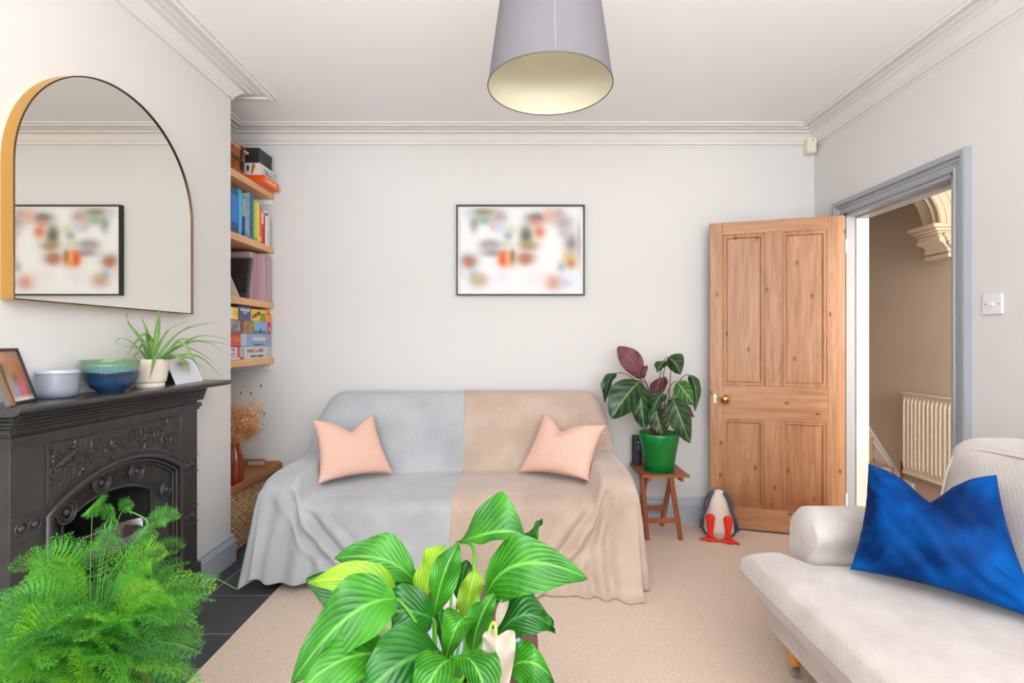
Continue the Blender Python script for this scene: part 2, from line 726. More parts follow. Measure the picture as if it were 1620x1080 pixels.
m_bronze = mat('bronze_edge', (84, 68, 48), 0.4, metal=1)
m_chrome = mat('steel', (190, 190, 190), 0.3, metal=1)
m_black = mat('black_frame', (28, 28, 29), 0.35)
m_dark = mat('dark_rim', (92, 86, 80), 0.6)
m_hole = mat('screw_hole', (70, 66, 60), 0.8)
m_plastic = mat('white_plastic', (232, 230, 228), 0.3)
m_cream = mat('cream_plastic', (232, 218, 196), 0.4)

# ------------------------------------------------------------------ the room shell
XR, XB, XA, YB, YC, ZC = 2.0, -1.54, -1.90, 3.36, 2.72, 2.595
YF = -1.6
D0, D1, DZ = 2.285, 3.055, 1.972           # door opening in the right wall
b = MB().box(XA - 0.1, XR, YF, YB, -0.1, 0)
struct('floor', b, m_carpet)
b = MB().box(XA - 0.1, XR + 0.12, YF - 0.12, YB + 0.1, ZC, ZC + 0.1)
struct('ceiling', b, m_ceil)
b = MB().box(XA - 0.1, XR + 0.12, YB, YB + 0.1, 0, ZC)
struct('wall_back', b, m_wall)
b = MB().box(XR, XR + 0.12, YF, D0, 0, ZC).box(XR, XR + 0.12, D1, YB, 0, ZC).box(XR, XR + 0.12, D0, D1, DZ, ZC)
struct('wall_right', b, m_wall)
FY0, FY1 = 1.62, 2.21
b = MB().box(XA - 0.1, XA, YF, YB, 0, ZC)
b.box(XA, XB, 1.12, FY0, 0, ZC).box(XA, XB, FY1, YC, 0, ZC).box(XA, XB, FY0, FY1, 0.80, ZC)
struct('wall_left', b, m_wall)
# front wall behind the camera, with the bay window opening
b = MB().box(XA - 0.1, -1.5, YF - 0.12, YF, 0, ZC).box(1.8, XR + 0.12, YF - 0.12, YF, 0, ZC)
b.box(-1.5, 1.8, YF - 0.12, YF, 0, 0.5).box(-1.5, 1.8, YF - 0.12, YF, 2.45, ZC)
struct('wall_front', b, m_wall)
w = thing('window_1', 'white painted bay window with four tall panes behind the viewer', 'window', (0.2, YF - 0.06, 0.5))
w['kind'] = 'structure'
b = MB().box(-1.5, 1.8, YF - 0.1, YF - 0.03, 0.5, 0.57).box(-1.5, 1.8, YF - 0.1, YF - 0.03, 2.38, 2.45)
for x in (-1.5, -0.66, 0.12, 0.91, 1.73):
    b.box(x, x + 0.07, YF - 0.1, YF - 0.03, 0.57, 2.38)
b.box(-1.5, 1.8, YF - 0.09, YF - 0.04, 1.5, 1.55)
build(b, 'window_frame', m_white, w, bevel=0.004)
b = MB().box(-1.55, 1.85, YF - 0.02, YF + 0.12, 0.46, 0.495)
build(b, 'window_sill', m_white, w, bevel=0.005)

# cornice all round
cp = [(0.0, -0.085), (0.012, -0.083), (0.013, -0.066), (0.022, -0.060), (0.03, -0.045), (0.05, -0.028), (0.072, -0.024), (0.074, -0.016),
      (0.10, -0.014), (0.104, -0.006), (0.135, -0.006), (0.138, -0.016), (0.15, -0.018), (0.158, -0.010), (0.172, -0.008), (0.176, 0.0), (0.0, 0.0)]
cp = [(d, ZC + z) for d, z in cp]
b = MB().sweep([(XR, YF), (XR, YB), (XA, YB), (XA, YC), (XB, YC), (XB, 1.12), (XA, 1.12), (XA, YF)], cp)
struct('trim_1', b, m_cornice, smooth=25)
# picture rail shadow line on the walls: small bead below the cornice
b = MB().sweep([(XR, YF), (XR, YB), (XA, YB)], [(0, ZC - 0.104), (0.003, ZC - 0.104), (0.004, ZC - 0.098), (0, ZC - 0.097)])
struct('trim_2', b, m_wall)
sk = [(0, 0), (0.02, 0), (0.02, 0.118), (0.016, 0.122), (0.017, 0.128), (0.012, 0.138), (0.013, 0.15), (0.008, 0.16), (0, 0.163)]
struct('baseboard_back', MB().sweep([(XR, YB), (XA, YB)], sk), m_skirt, smooth=25)
struct('baseboard_left', MB().sweep([(XA, YC), (XB, YC), (XB, 2.36)], sk), m_skirt, smooth=25)
struct('baseboard_right', MB().sweep([(XR, YF), (XR, D0 - 0.09)], sk), m_skirt, smooth=25)

# hearth of slate tiles let into the floor, in front of the breast and along the alcove
hx0, hx1 = -1.54, -1.155
struct('trim_3', MB().box(XA, hx1, 2.36, YB, 0.0, 0.003).box(XB, hx1, 1.0, 2.36, 0.0, 0.003), m_grout)
b = MB()
g = 0.004
for xa, xb in ((XA, -1.445), (-1.445, hx1)):
    ys = [1.24, 1.53, 1.836, 2.056, 2.367, 2.68, 2.99, 3.3]
    for k in range(len(ys) - 1):
        x0_ = max(xa, XB) if ys[k] < 2.36 else xa
        if xb - x0_ < 0.02:
            continue
        b.box(x0_ + g, xb - g * (0 if xb == hx1 else 1), ys[k] + g, ys[k + 1] - g, 0.0, 0.006)
struct('trim_4', b, m_slate, bevel=0.0015)

# ---- doorway: lining, architraves
b = MB()
b.box(XR, XR + 0.055, D1 - 0.02, D1, 0, DZ).box(XR, XR + 0.055, D0, D0 + 0.02, 0, DZ).box(XR, XR + 0.055, D0, D1, DZ - 0.02, DZ)
struct('trim_5', b, m_greywood)
b = MB()
b.box(XR + 0.055, XR + 0.13, D1 - 0.03, D1, 0, DZ).box(XR + 0.055, XR + 0.13, D0, D0 + 0.03, 0, DZ)
struct('trim_6', b, m_flaky)
b = MB().box(XR + 0.055, XR + 0.13, D0 + 0.03, D1 - 0.03, DZ - 0.03, DZ)
struct('trim_7', b, m_greywood)
# architrave: profile as (distance outwards from opening, projection)
ap = [(0.0, 0.0), (0.0, 0.012), (0.01, 0.016), (0.014, 0.010), (0.03, 0.010), (0.034, 0.016), (0.045, 0.022), (0.052, 0.016), (0.056, 0.028),
      (0.075, 0.030), (0.082, 0.026), (0.084, 0.0)]
b = MB()
vs, fs = [], []
K = len(ap)
loop = [(D0, 0, -1, 0), (D0, DZ, -1, 1), (D1, DZ, 1, 1), (D1, 0, 1, 0)]
for (yy, zz, sy, sz) in loop:
    for d, pj in ap:
        vs.append((XR - pj, yy + sy * d, zz + sz * d))
for i in range(3):
    for k in range(K - 1):
        fs.append((i * K + k, (i + 1) * K + k, (i + 1) * K + k + 1, i * K + k + 1))
b.add(vs, fs)
struct('trim_8', b, m_greywood, smooth=25)

# ---- hall beyond the doorway
XH = 3.05
struct('floor_hall', MB().box(XR + 0.0, XH + 0.1, 0.4, 5.6, -0.1, -0.001), m_hallcarpet)
struct('ceiling_hall', MB().box(XR + 0.12, XH + 0.1, 0.4, 5.6, ZC, ZC + 0.1), m_ceil)
struct('wall_hall', MB().box(XH, XH + 0.1, 0.4, 5.6, 0, ZC), m_hall)
struct('wall_hall_end', MB().box(XR + 0.12, XH, 5.5, 5.6, 0, ZC), m_hall)
struct('wall_hall_near', MB().box(XR + 0.12, XH, 0.4, 0.5, 0, ZC), m_hall)
struct('wall_hall_inner', MB().box(XR + 0.0, XR + 0.12, YB + 0.1, 5.6, 0, ZC), m_hall)
# plaster arch across the hall on a scrolled corbel
b = MB()
ay0, ay1 = 3.42, 3.58
cx_, R0 = 2.585, 0.315
pl = []
n = 24
outer = [(XR + 0.12, 2.0), (XR + 0.12, ZC), (XH, ZC), (XH, 2.0)]
arc = [(cx_ + R0 * math.cos(a), 2.0 + R0 * math.sin(a)) for a in [PI * k / n for k in range(n + 1)]]
# spandrel wall as strips between arc and ceiling
for k in range(n):
    (x0_, z0_), (x1_, z1_) = arc[k], arc[k + 1]
    b.prism([(x0_, z0_), (x0_, ZC), (x1_, ZC), (x1_, z1_)], (0, ay0, 0), (1, 0, 0), (0, 0, 1), (0, ay1 - ay0, 0))
b.box(cx_ + R0, XH, ay0, ay1, 2.0, ZC).box(XR + 0.12, cx_ - R0, ay0, ay1, 2.0, ZC)
struct('wall_arch', b, m_arch)
b = MB()
for rr, yo, tr in ((R0 + 0.0, ay0 - 0.004, 0.018), (R0 + 0.045, ay0, 0.012), (R0 + 0.10, ay0, 0.016), (R0 - 0.004, ay0 + 0.05, 0.010)):
    b.tube([(cx_ + rr * math.cos(PI * k / 30), yo, 2.0 + rr * math.sin(PI * k / 30)) for k in range(31)], tr, 8)
struct('trim_9', b, m_arch)
t = thing('corbel', 'cream scrolled plaster corbel under the arch in the hall', 'corbel', (XH, 3.5, 1.79))
b = MB().box(2.82, XH, 3.38, 3.62, 1.972, 2.0).box(2.84, XH, 3.39, 3.61, 1.95, 1.972).box(2.86, XH, 3.4, 3.6, 1.935, 1.95)
build(b, 'cap', m_arch, t, bevel=0.006)
prof = [(3.05, 1.935), (2.875, 1.935), (2.872, 1.90), (2.90, 1.875), (2.925, 1.85), (2.93, 1.82), (2.955, 1.80), (3.05, 1.80)]
b = MB().prism([(x, z) for x, z in prof], (0, 3.41, 0), (1, 0, 0), (0, 0, 1), (0, 0.18, 0))
b.tube([(2.90, 3.40, 1.90), (2.90, 3.60, 1.90)], 0.028, 14).tube([(2.945, 3.40, 1.83), (2.945, 3.60, 1.83)], 0.02, 12)
build(b, 'scroll', m_arch, t, bevel=0.005)
b = MB()
for k in range(5):
    b.ball((2.91 + 0.012 * k, 3.39, 1.92 - 0.026 * k), 0.018 - 0.002 * k, 10)
b.box(2.93, XH, 3.4, 3.6, 1.775, 1.80)
build(b, 'leaf_ornament', m_arch, t)
# stairs going up away from the doorway
b = MB()
for k in range(6):
    b.box(XR + 0.12, XH - 0.02, 4.0 + 0.235 * k, 4.0 + 0.235 * (k + 1) + 0.02 if k < 5 else 5.5, 0.0, 0.195 * (k + 1))
struct('trim_10', b, m_hallcarpet, bevel=0.02, seg=3)
b = MB().prism([(3.83, 0.0), (3.83, 0.12), (3.95, 0.14), (5.5, 0.14 + 1.28 + 0.12), (5.5, 1.28), (4.0, 0.0)], (XH - 0.025, 0, 0), (0, 1, 0), (0, 0, 1), (0.025, 0, 0))
struct('trim_11', b, m_white, bevel=0.004)
b = MB().tube([(XH - 0.027, 3.955, 0.118), (XH - 0.027, 5.5, 1.40)], 0.007, 6)
struct('trim_12', b, m_white)

# radiator on the hall wall
m_rad = mat('radiator_enamel', (222, 212, 192), 0.35)
t = thing('radiator', 'cream ribbed panel radiator on the hall wall below the arch', 'radiator', (3.0, 3.45, 0.2))


def radp(u, v):
    y = 2.98 + 0.89 * u
    z = 0.2 + 0.6 * v
    k = (y / 0.0365) % 1
    rib = sm(0.15, 0.35, k) * (1 - sm(0.65, 0.85, k)) * sm(0.05, 0.09, v) * (1 - sm(0.91, 0.95, v))
    return Vector((2.985 - 0.012 * rib, y, z))


build(MB().grid(radp, 200, 40), 'panel', m_rad, t)
b = MB().box(2.990, 3.02, 2.98, 3.87, 0.2, 0.8).box(2.972, 3.03, 2.975, 3.875, 0.798, 0.81).box(2.978, 3.02, 2.975, 3.875, 0.19, 0.202)
build(b, 'casing', m_rad, t, bevel=0.004)
b = MB().tube([(3.0, 3.9, 0.26), (3.0, 3.9, 0.0)], 0.009, 8).tube([(3.0, 3.86, 0.26), (3.0, 3.905, 0.26)], 0.012, 8)
build(b, 'pipe', mat('copper', (150, 90, 60), 0.4, metal=0.8), t)
for y in (3.1, 3.75):
    build(MB().box(3.02, XH - 0.001, y, y + 0.04, 0.3, 0.7), 'bracket', m_rad, t)

# ------------------------------------------------------------------ pine door, standing open against the back wall
hinge = Vector((2.0, 3.062, 0.012))
far = Vector((1.262, 3.272, 0.012))
DW = 0.766
ang = math.atan2(far.y - hinge.y, far.x - hinge.x)
door = thing('door_1', 'stripped pine four panel door standing open against the back wall', 'door', hinge, rot=(0, 0, ang))
door['kind'] = 'structure'
# local: x from hinge to knob side, y towards the viewer side is +y (rotated frame), z up
DH, T2 = 1.948, 0.036
ST, FR = 0.092, 0.078             # stile at hinge, stile at lock side


def dbox(x0_, x1_, z0_, z1_, m, name, dy=0.0, parent=door, bev=0.002):
    bb = MB().box(x0_, x1_, dy, T2 - dy, z0_, z1_)
    return build(bb, name, m, parent, local=True, bevel=bev)


xs_ = [0, ST, ST + 0.252, ST + 0.252 + 0.094, DW - FR, DW]
dbox(0, ST, 0, DH, m_pine, 'stile')
dbox(DW - FR, DW, 0, DH, m_pine, 'stile')
for z0_, z1_ in ((0, 0.138), (0.70, 0.905), (1.872, DH)):
    dbox(ST, DW - FR, z0_, z1_, m_pinerail, 'rail', dy=0.0004)
for z0_, z1_ in ((0.138, 0.70), (0.905, 1.872)):
    dbox(xs_[2], xs_[3], z0_, z1_, m_pinestain, 'muntin', dy=0.0006)
    for xa, xb in ((xs_[1], xs_[2]), (xs_[3], xs_[4])):
        pn = dbox(xa, xb, z0_, z1_, m_pinestain, 'panel', dy=0.012, bev=0)
        bb = MB()
        for face in (T2, 0.0):
            sg = 1 if face else -1
            # moulding ring
            pr = [(0, -0.0005), (0.006, 0.001), (0.010, -0.004), (0.020, -0.005), (0.024, -0.002), (0.030, -0.009), (0.032, -0.013)]
            vs, fs = [], []
            cs = [(xa, z0_, 1, 1), (xb, z0_, -1, 1), (xb, z1_, -1, -1), (xa, z1_, 1, -1)]
            for (cx0, cz0, sx_, sz_) in cs:
                for d, pj in pr:
                    vs.append((cx0 + sx_ * d, face + sg * pj, cz0 + sz_ * d))
            Kp = len(pr)
            for i in range(4):
                j = (i + 1) % 4
                for k in range(Kp - 1):
                    fs.append((i * Kp + k, j * Kp + k, j * Kp + k + 1, i * Kp + k + 1))
            bb.add(vs, fs)
        mo = build(bb, 'moulding', m_pinestain, pn, local=True, smooth=20)
# knob and key plate
kx, kz = DW - 0.088, 0.822
b = MB().lathe([(0.0, 0), (0.024, 0), (0.024, 0.004), (0.012, 0.008), (0.009, 0.022), (0.016, 0.028), (0.026, 0.038), (0.029, 0.048), (0.024, 0.058), (0.012, 0.064), (0.0, 0.066)], (0, 0, 0), 32)
b.v = [(kx + p[0], T2 + p[2], kz + p[1]) for p in b.v]
build(b, 'knob', m_brass, door, local=True)
b = MB().prism([(-0.008, -0.028), (0.008, -0.028), (0.006, 0.0), (0.011, 0.012), (0.008, 0.024), (0, 0.03), (-0.008, 0.024), (-0.011, 0.012), (-0.006, 0.0)], (DW - 0.032, T2, kz), (1, 0, 0), (0, 0, 1), (0, 0.003, 0))
build(b, 'key_plate', m_plastic, door, local=True)
for z in (0.19, 1.72):
    b = MB().box(-0.006, 0.004, -0.002, T2 + 0.004, z, z + 0.085).tube([(-0.004, T2 + 0.006, z), (-0.004, T2 + 0.006, z + 0.085)], 0.006, 8)
    build(b, 'hinge', m_plastic, door, local=True)

# ------------------------------------------------------------------ two-seat sofa under its throws
SX0, SX1, SYF = -1.235, 0.585, 2.45
m_sofa = mat('sofa_cloth', (120, 120, 122), 0.9)
m_walnut = mat('turned_walnut', (120, 66, 34), 0.4)
t = thing('sofa', 'two seat sofa with low arms hidden under a grey and a beige throw', 'sofa', (-0.33, 2.8, 0))
b = roundbox(MB(), SX0 + 0.03, SX1 - 0.03, SYF + 0.04, 3.20, 0.10, 0.30, 0.03, n=4)
build(b, 'base', m_sofa, t)
b = roundbox(MB(), SX0 + 0.19, SX1 - 0.19, SYF + 0.03, 2.98, 0.27, 0.40, 0.04, n=6, bulge=0.006)
build(b, 'seat_cushion', m_sofa, t)
for xa in (SX0 + 0.035, SX1 - 0.17):
    b = roundbox(MB(), xa, xa + 0.135, SYF + 0.045, 3.03, 0.12, 0.485, 0.06, n=6)
    build(b, 'arm', m_sofa, t)
b = MB()
o = len(b.v)
roundbox(b, SX0 + 0.06, SX1 - 0.06, 3.045, 3.115, 0.12, 0.845, 0.03, n=8)
for i, (x, y, z) in enumerate(b.v):
    if z > 0.4:
        b.v[i] = (x, y + (z - 0.4) * 0.36, z)
build(b, 'backrest', m_sofa, t)
for x, y in ((-1.07, 2.50), (0.42, 2.50), (-1.07, 3.1), (0.42, 3.1)):
    build(MB().lathe([(0, 0), (0.024, 0), (0.034, 0.06), (0.036, 0.11), (0, 0.11)], (x, y, 0), 20), 'leg', m_walnut, t)


def velour(name, c1, c2, c3):
    m, nt, bs = base_mat(name)
    v = coords(nt)
    a = noisen(nt, v, 3.5, 5, 0.6)
    f = noisen(nt, v, 220, 2)
    c = ramp(nt, a, [(0.32, lin(c1)), (0.52, lin(c2)), (0.68, lin(c3))])
    nt.links.new(c, bs.inputs['Base Color'])
    bs.inputs['Roughness'].default_value = 0.95
    bs.inputs['Sheen Weight'].default_value = 0.5
    bs.inputs['Sheen Roughness'].default_value = 0.4
    bumpn(nt, bs, mathn(nt, 'ADD', a, mathn(nt, 'MULTIPLY', f, 0.15)), 0.35, 0.01)
    return m


m_grey = velour('grey_fleece', (164, 166, 169), (175, 178, 181), (184, 187, 190))
m_beige = velour('beige_fleece', (174, 152, 136), (187, 165, 149), (198, 178, 162))


def throw(side):
    """side -1: grey left throw, +1: beige right throw. Columns run from the outer arm edge to the middle seam."""
    xo = SX0 if side < 0 else SX1
    xs = -0.30 if side < 0 else -0.315
    Wd = abs(xs - xo)
    lift = 0.0 if side < 0 else 0.006
    cols = []
    for k in range(20):
        cols.append(0.0125 * k)
    for k in range(36):
        cols.append(0.25 + (Wd - 0.25) * k / 35)
    nx = len(cols)

    def hx(d, y):
        # d: distance from outer edge
        arm = 0.538 - 0.014 * (1 - sm(0, 0.03, d)) - 0.10 * (1 - sm(2.40, 2.62, y)) * 0.18
        seat = 0.418 + 0.010 * math.sin(min(1, max(0, (d - 0.19) / (Wd - 0.19))) * PI / 2) - 0.010 * sm(2.6, 2.97, y)
        return arm + (seat - arm) * sm(0.155, 0.205, d)

    def ztop(d):
        return 0.882 - 0.085 * (1 - min(1, d / 0.12)) ** 2.2

    rows = []
    prof = [(3.30, 0.55, -1), (3.305, 0.7, -1), (3.30, 0.8, -1), (3.285, 0, 2), (3.26, 1, 2), (3.225, 2, 2), (3.19, 3, 2), (3.165, 4, 2)]
    grid = []
    for (y, a, kind) in prof:
        row = []
        for d in cols:
            dd = 0.02 + d * (1 - 0.02 / Wd)
            x = xo - side * (dd + (0.012 if a != 4 else 0.01))
            zt = ztop(d)
            if kind == -1:
                z = zt - (0.88 - a) + 0.02
            else:
                z = zt - [0.035, 0.008, 0.0, 0.006, 0.03][int(a)]
            row.append(Vector((x, y, z + lift)))
        grid.append(row)
    NB = 12
    for k in range(1, NB + 1):
        tt = k / NB
        row = []
        for d in cols:
            dd = 0.02 * (1 - tt) + d * (1 - 0.02 * (1 - tt) / Wd)
            x = xo - side * dd
            y = 3.165 + (2.985 - 3.165) * tt - 0.018 * math.sin(tt * PI)
            h = hx(d, 2.985)
            zt = ztop(d) - 0.03
            z = zt + (h - zt) * tt + 0.02 * sm(0.85, 1.0, tt) * 0.5
            y += 0.006 * noise.noise(Vector((x * 4, tt * 3, side)))
            row.append(Vector((x, y, z + lift)))
        grid.append(row)
    NS = 18
    for k in range(1, NS + 1):
        tt = k / NS
        row = []
        for d in cols:
            x = xo - side * d
            y = 2.985 + (SYF - 2.985) * tt
            z = hx(d, y) - 0.03 * max(0, (tt - 0.86) / 0.14) ** 2
            z += 0.004 * noise.noise(Vector((x * 5, y * 5, side * 2)))
            y -= 0.01 * sm(0.2, 0.4, d) * sm(0.7, 1, tt)
            row.append(Vector((x, y, z + lift)))
        grid.append(row)
    J = len(grid)
    mb = MB()
    vs = [p for r in grid for p in r]
    fs = []
    for j in range(J - 1):
        for i in range(nx - 1):
            fs.append((j * nx + i, j * nx + i + 1, (j + 1) * nx + i + 1, (j + 1) * nx + i))
    # curtain path: side (from back top down to the front), corner, front
    path = []
    for j in range(4, J):
        path.append((j * nx, Vector((side, 0)), 's', j / J))
    NCc = 9
    for k in range(1, NCc):
        a = (PI / 2) * k / NCc
        path.append((None, Vector((side * math.cos(a), -math.sin(a))), 'c', k / NCc))
    for i in range(nx):
        path.append(((J - 1) * nx + i, Vector((0, -1)), 'f', cols[i]))
    R = 22
    o0 = len(vs)
    cidx = (J - 1) * nx
    base_pts = []
    cum = 0
    for q, (vi, nd, kd, pr) in enumerate(path):
        p = vs[vi if vi is not None else cidx]
        if q:
            cum += (p - base_pts[-1]).length if kd != 'c' else 0.03
        base_pts.append(p)
        top = p
        for r in range(1, R + 1):
            f = r / R
            if kd == 'f':
                d = pr
                hem = 0.045 if side < 0 else 0.006
                if side < 0:
                    hem -= 0.02 * sm(0.3, 0.9, d)
                    hem += 0.035 * math.exp(-((d - 0.02) / 0.05) ** 2)
                flare = 0.035 + 0.015 * (side > 0) + 0.04 * math.exp(-(d / 0.12) ** 2)
                out = 0.018 * (1 - math.exp(-f * 14)) + flare * f ** 1.3
                # folds running down and inwards from the arm corner
                dv = d - 0.17 - 0.34 * f ** 1.2
                env = sm(0.0, 0.15, f) * math.exp(-(max(0, dv) / 0.13) ** 2) * (1 if dv > 0 else math.exp(-(dv / 0.10) ** 2))
                out += 0.030 * env * math.cos(dv * 2 * PI / 0.11)
                dv2 = d - 0.17
                out += 0.022 * f ** 0.7 * math.exp(-(dv2 / 0.16) ** 2) * math.sin(dv2 * 2 * PI / 0.095 + side + f + 3 * noise.noise(Vector((d * 5, f, side))))
                # under the arm corner the cloth is tucked in against the seat front
                out -= 0.022 * math.exp(-((d - 0.185) / 0.028) ** 2) * math.exp(-((f - 0.12) / 0.2) ** 2)
                out += 0.010 * f * noise.noise(Vector((d * 6, f * 2, side * 7)))
                puddle = 0.0
                if side > 0:
                    puddle = 0.055 * sm(0.86, 1.0, f) * (0.6 + 0.4 * math.sin(d * 9 + 1))
                out += puddle
                z = top.z + (hem - top.z) * min(1, f / (0.93 if side > 0 else 1)) ** 1.0
                w = Vector((top.x + side * 0.02 * f * math.exp(-(d / 0.12) ** 2), top.y - out, max(z, 0.006)))
            elif kd == 'c':
                am = math.sin(pr * PI)
                hem = (0.03 if side < 0 else 0.008)
                tail = math.exp(-((pr - 0.35) / 0.22) ** 2)
                if side < 0:
                    hem = 0.06 - 0.045 * tail
                out = 0.018 * (1 - math.exp(-f * 14)) + (0.05 + 0.04 * tail * (1 if side < 0 else 0.1)) * f ** 1.15 - 0.03 * f * math.exp(-((pr - 0.72) / 0.15) ** 2)
                z = top.z + (hem - top.z) * f
                w = Vector((top.x + nd.x * out + side * 0.0, top.y + nd.y * out, z))
            else:
                hem = 0.03 if side > 0 else 0.05
                out = 0.015 * (1 - math.exp(-f * 14)) + 0.035 * f ** 1.2 + 0.014 * f * math.sin(cum * 26 + 1)
                yy = top.y + 0.01 * f
                z = top.z + (hem - top.z) * f
                w = Vector((top.x + side * out, yy, z))
            vs.append(w)
    n_p = len(path)

    def idx(q, r):
        if r == 0:
            vi = path[q][0]
            return vi if vi is not None else cidx
        return o0 + q * R + r - 1
    for q in range(n_p - 1):
        for r in range(R):
            f4 = [idx(q, r), idx(q + 1, r), idx(q + 1, r + 1), idx(q, r + 1)]
            u = []
            for a in f4:
                if a not in u:
                    u.append(a)
            if len(u) >= 3:
                fs.append(tuple(u))
    mb.add(vs, fs)
    return mb


one(throw(-1), 'throw_blanket', m_grey, 'pale grey velour throw draped over the left half of the sofa', 'blanket', (-0.78, 2.6, 0.0),
    smooth=180, sub=1, solid=0.005)
one(throw(1), 'throw_blanket', m_beige, 'beige velour throw draped over the right half of the sofa down to the carpet', 'blanket', (0.14, 2.6, 0.0),
    smooth=180, sub=1, solid=0.005)


def woven():
    m, nt, bs = base_mat('coral_geometric_weave')
    tc = nnode(nt, 'ShaderNodeTexCoord')
    mp = nnode(nt, 'ShaderNodeMapping')
    mp.inputs['Rotation'].default_value = (0, 0, PI / 4)
    mp.inputs['Scale'].default_value = (27, 27, 27)
    nt.links.new(tc.outputs['UV'], mp.inputs[0])
    sp = nnode(nt, 'ShaderNodeSeparateXYZ')
    nt.links.new(mp.outputs[0], sp.inputs[0])
    fx = mathn(nt, 'ABSOLUTE', mathn(nt, 'SUBTRACT', mathn(nt, 'FRACT', sp.outputs[0]), 0.5))
    fy = mathn(nt, 'ABSOLUTE', mathn(nt, 'SUBTRACT', mathn(nt, 'FRACT', sp.outputs[1]), 0.5))
    d = mathn(nt, 'MAXIMUM', fx, fy)
    r = mathn(nt, 'FRACT', mathn(nt, 'MULTIPLY', d, 4.0))
    k = ramp(nt, r, [(0.0, lin((196, 82, 54))), (0.5, lin((204, 92, 64))), (0.56, lin((248, 226, 206))), (1, lin((250, 230, 212)))])
    nt.links.new(k, bs.inputs['Base Color'])
    bs.inputs['Roughness'].default_value = 0.9
    bumpn(nt, bs, r, 0.4, 0.003)
    return m


m_coral = woven()
m_velvet, nt_, bs_ = base_mat('blue_velvet')
v_ = coords(nt_)
a_ = noisen(nt_, v_, 5, 3, 0.5)
nt_.links.new(ramp(nt_, a_, [(0.35, lin((0, 36, 86))), (0.5, lin((0, 66, 134))), (0.75, lin((0, 92, 170)))]), bs_.inputs['Base Color'])
bs_.inputs['Roughness'].default_value = 0.6
bs_.inputs['Specular IOR Level'].default_value = 0.08
bs_.inputs['Sheen Weight'].default_value = 0.03
bs_.inputs['Sheen Roughness'].default_value = 0.3
bs_.inputs['Sheen Tint'].default_value = lin((60, 140, 230))
bumpn(nt_, bs_, noisen(nt_, v_, 160, 2), 0.15, 0.003)


def cushion(name, mb, m, label, loc, group=None):
    t = thing(name, label, 'cushion', loc, group)
    build(mb, 'cover', m, t, smooth=180)
    return t


# left coral cushion
BL, BR, TR, TL = Vector((-1.045, 2.66, 0.445)), Vector((-0.70, 2.90, 0.44)), Vector((-0.855, 3.03, 0.765)), Vector((-1.13, 2.80, 0.765))
mb = MB()
pillow(mb, BL, BR, TR, TL, 0.075, notch=0.42, pinch=0.12, n=34, wr=0.002, nsh=0.1)
cushion('cushion', mb, m_coral, 'coral patterned cushion leaning on the grey throw by the left arm', (-0.9, 2.8, 0.43), 'coral cushions on the sofa')
BL, BR, TR, TL = Vector((0.02, 2.925, 0.44)), Vector((0.395, 2.68, 0.455)), Vector((0.505, 2.80, 0.735)), Vector((0.18, 3.04, 0.77))
mb = MB()
pillow(mb, BL, BR, TR, TL, 0.075, notch=0.42, pinch=0.12, n=34, wr=0.002, nsh=-0.2)
cushion('cushion', mb, m_coral, 'coral patterned cushion leaning on the beige throw by the right arm', (0.2, 2.85, 0.43), 'coral cushions on the sofa')

# ------------------------------------------------------------------ cream sofa on the right
def chenille():
    m, nt, bs = base_mat('cream_chenille')
    v = coords(nt, (1, 1, 1), rot=(0, 0, 0.5))
    wv = nnode(nt, 'ShaderNodeTexWave')
    wv.inputs['Scale'].default_value = 45
    wv.inputs['Distortion'].default_value = 2.5
    wv.inputs['Detail'].default_value = 2
    nt.links.new(v, wv.inputs['Vector'])
    a = noisen(nt, v, 5, 4, 0.6)
    c = ramp(nt, a, [(0.32, lin((178, 166, 159))), (0.55, lin((191, 181, 174))), (0.7, lin((198, 190, 184)))])
    nt.links.new(c, bs.inputs['Base Color'])
    bs.inputs['Roughness'].default_value = 0.95
    bs.inputs['Sheen Weight'].default_value = 0.3
    bumpn(nt, bs, mathn(nt, 'ADD', mathn(nt, 'MULTIPLY', wv.outputs[1], 0.12), a), 0.3, 0.008)
    return m


m_chen = chenille()
m_pipe = mat('cream_piping', (200, 189, 180), 0.8)
t = thing('sofa', 'cream chenille sofa against the right wall, seen at its far end', 'sofa', (1.4, 0.9, 0))
Y0, Y1 = -0.1, 1.90


def tseat(a, bb, sgn):
    """T shaped seat cushion: a runs across (front to back), bb along"""
    u, v = a * 2 - 1, bb * 2 - 1
    u = math.sin(u * PI / 2) * 0.55 + u * 0.45
    v = math.sin(v * PI / 2) * 0.55 + v * 0.45
    x = 1.23 + 0.39 * u
    k = 1 - sm(0.955, 1.03, x)
    ye = 1.735 + 0.135 * k
    yb = 0.06 - 0.13 * k
    y = (ye + yb) / 2 + (ye - yb) / 2 * v
    pe = 5
    gx = (1 - abs(u) ** pe) ** (1 / pe) if abs(u) < 1 else 0
    gy = (1 - abs(v) ** 14) ** (1 / 6) if abs(v) < 1 else 0
    g = gx * gy
    th = 0.085 if sgn > 0 else 0.08
    z = 0.362 + sgn * th * g
    if sgn > 0:
        z += 0.012 * (1 - u * u) * (1 - v * v) + 0.006 * noise.noise(Vector((x * 9, y * 3, 0))) + 0.004 * math.sin((x * 1.3 + y) * 26 + 2 * noise.noise(Vector((x * 4, y * 4, 3)))) * sm(-0.2, 0.5, u)
    # the front edge bulges forward and sags a little
    x -= 0.012 * (1 - min(1, abs(z - 0.36) / 0.08)) * (1 - sm(0.9, 1.1, x))
    return Vector((x, y, z))


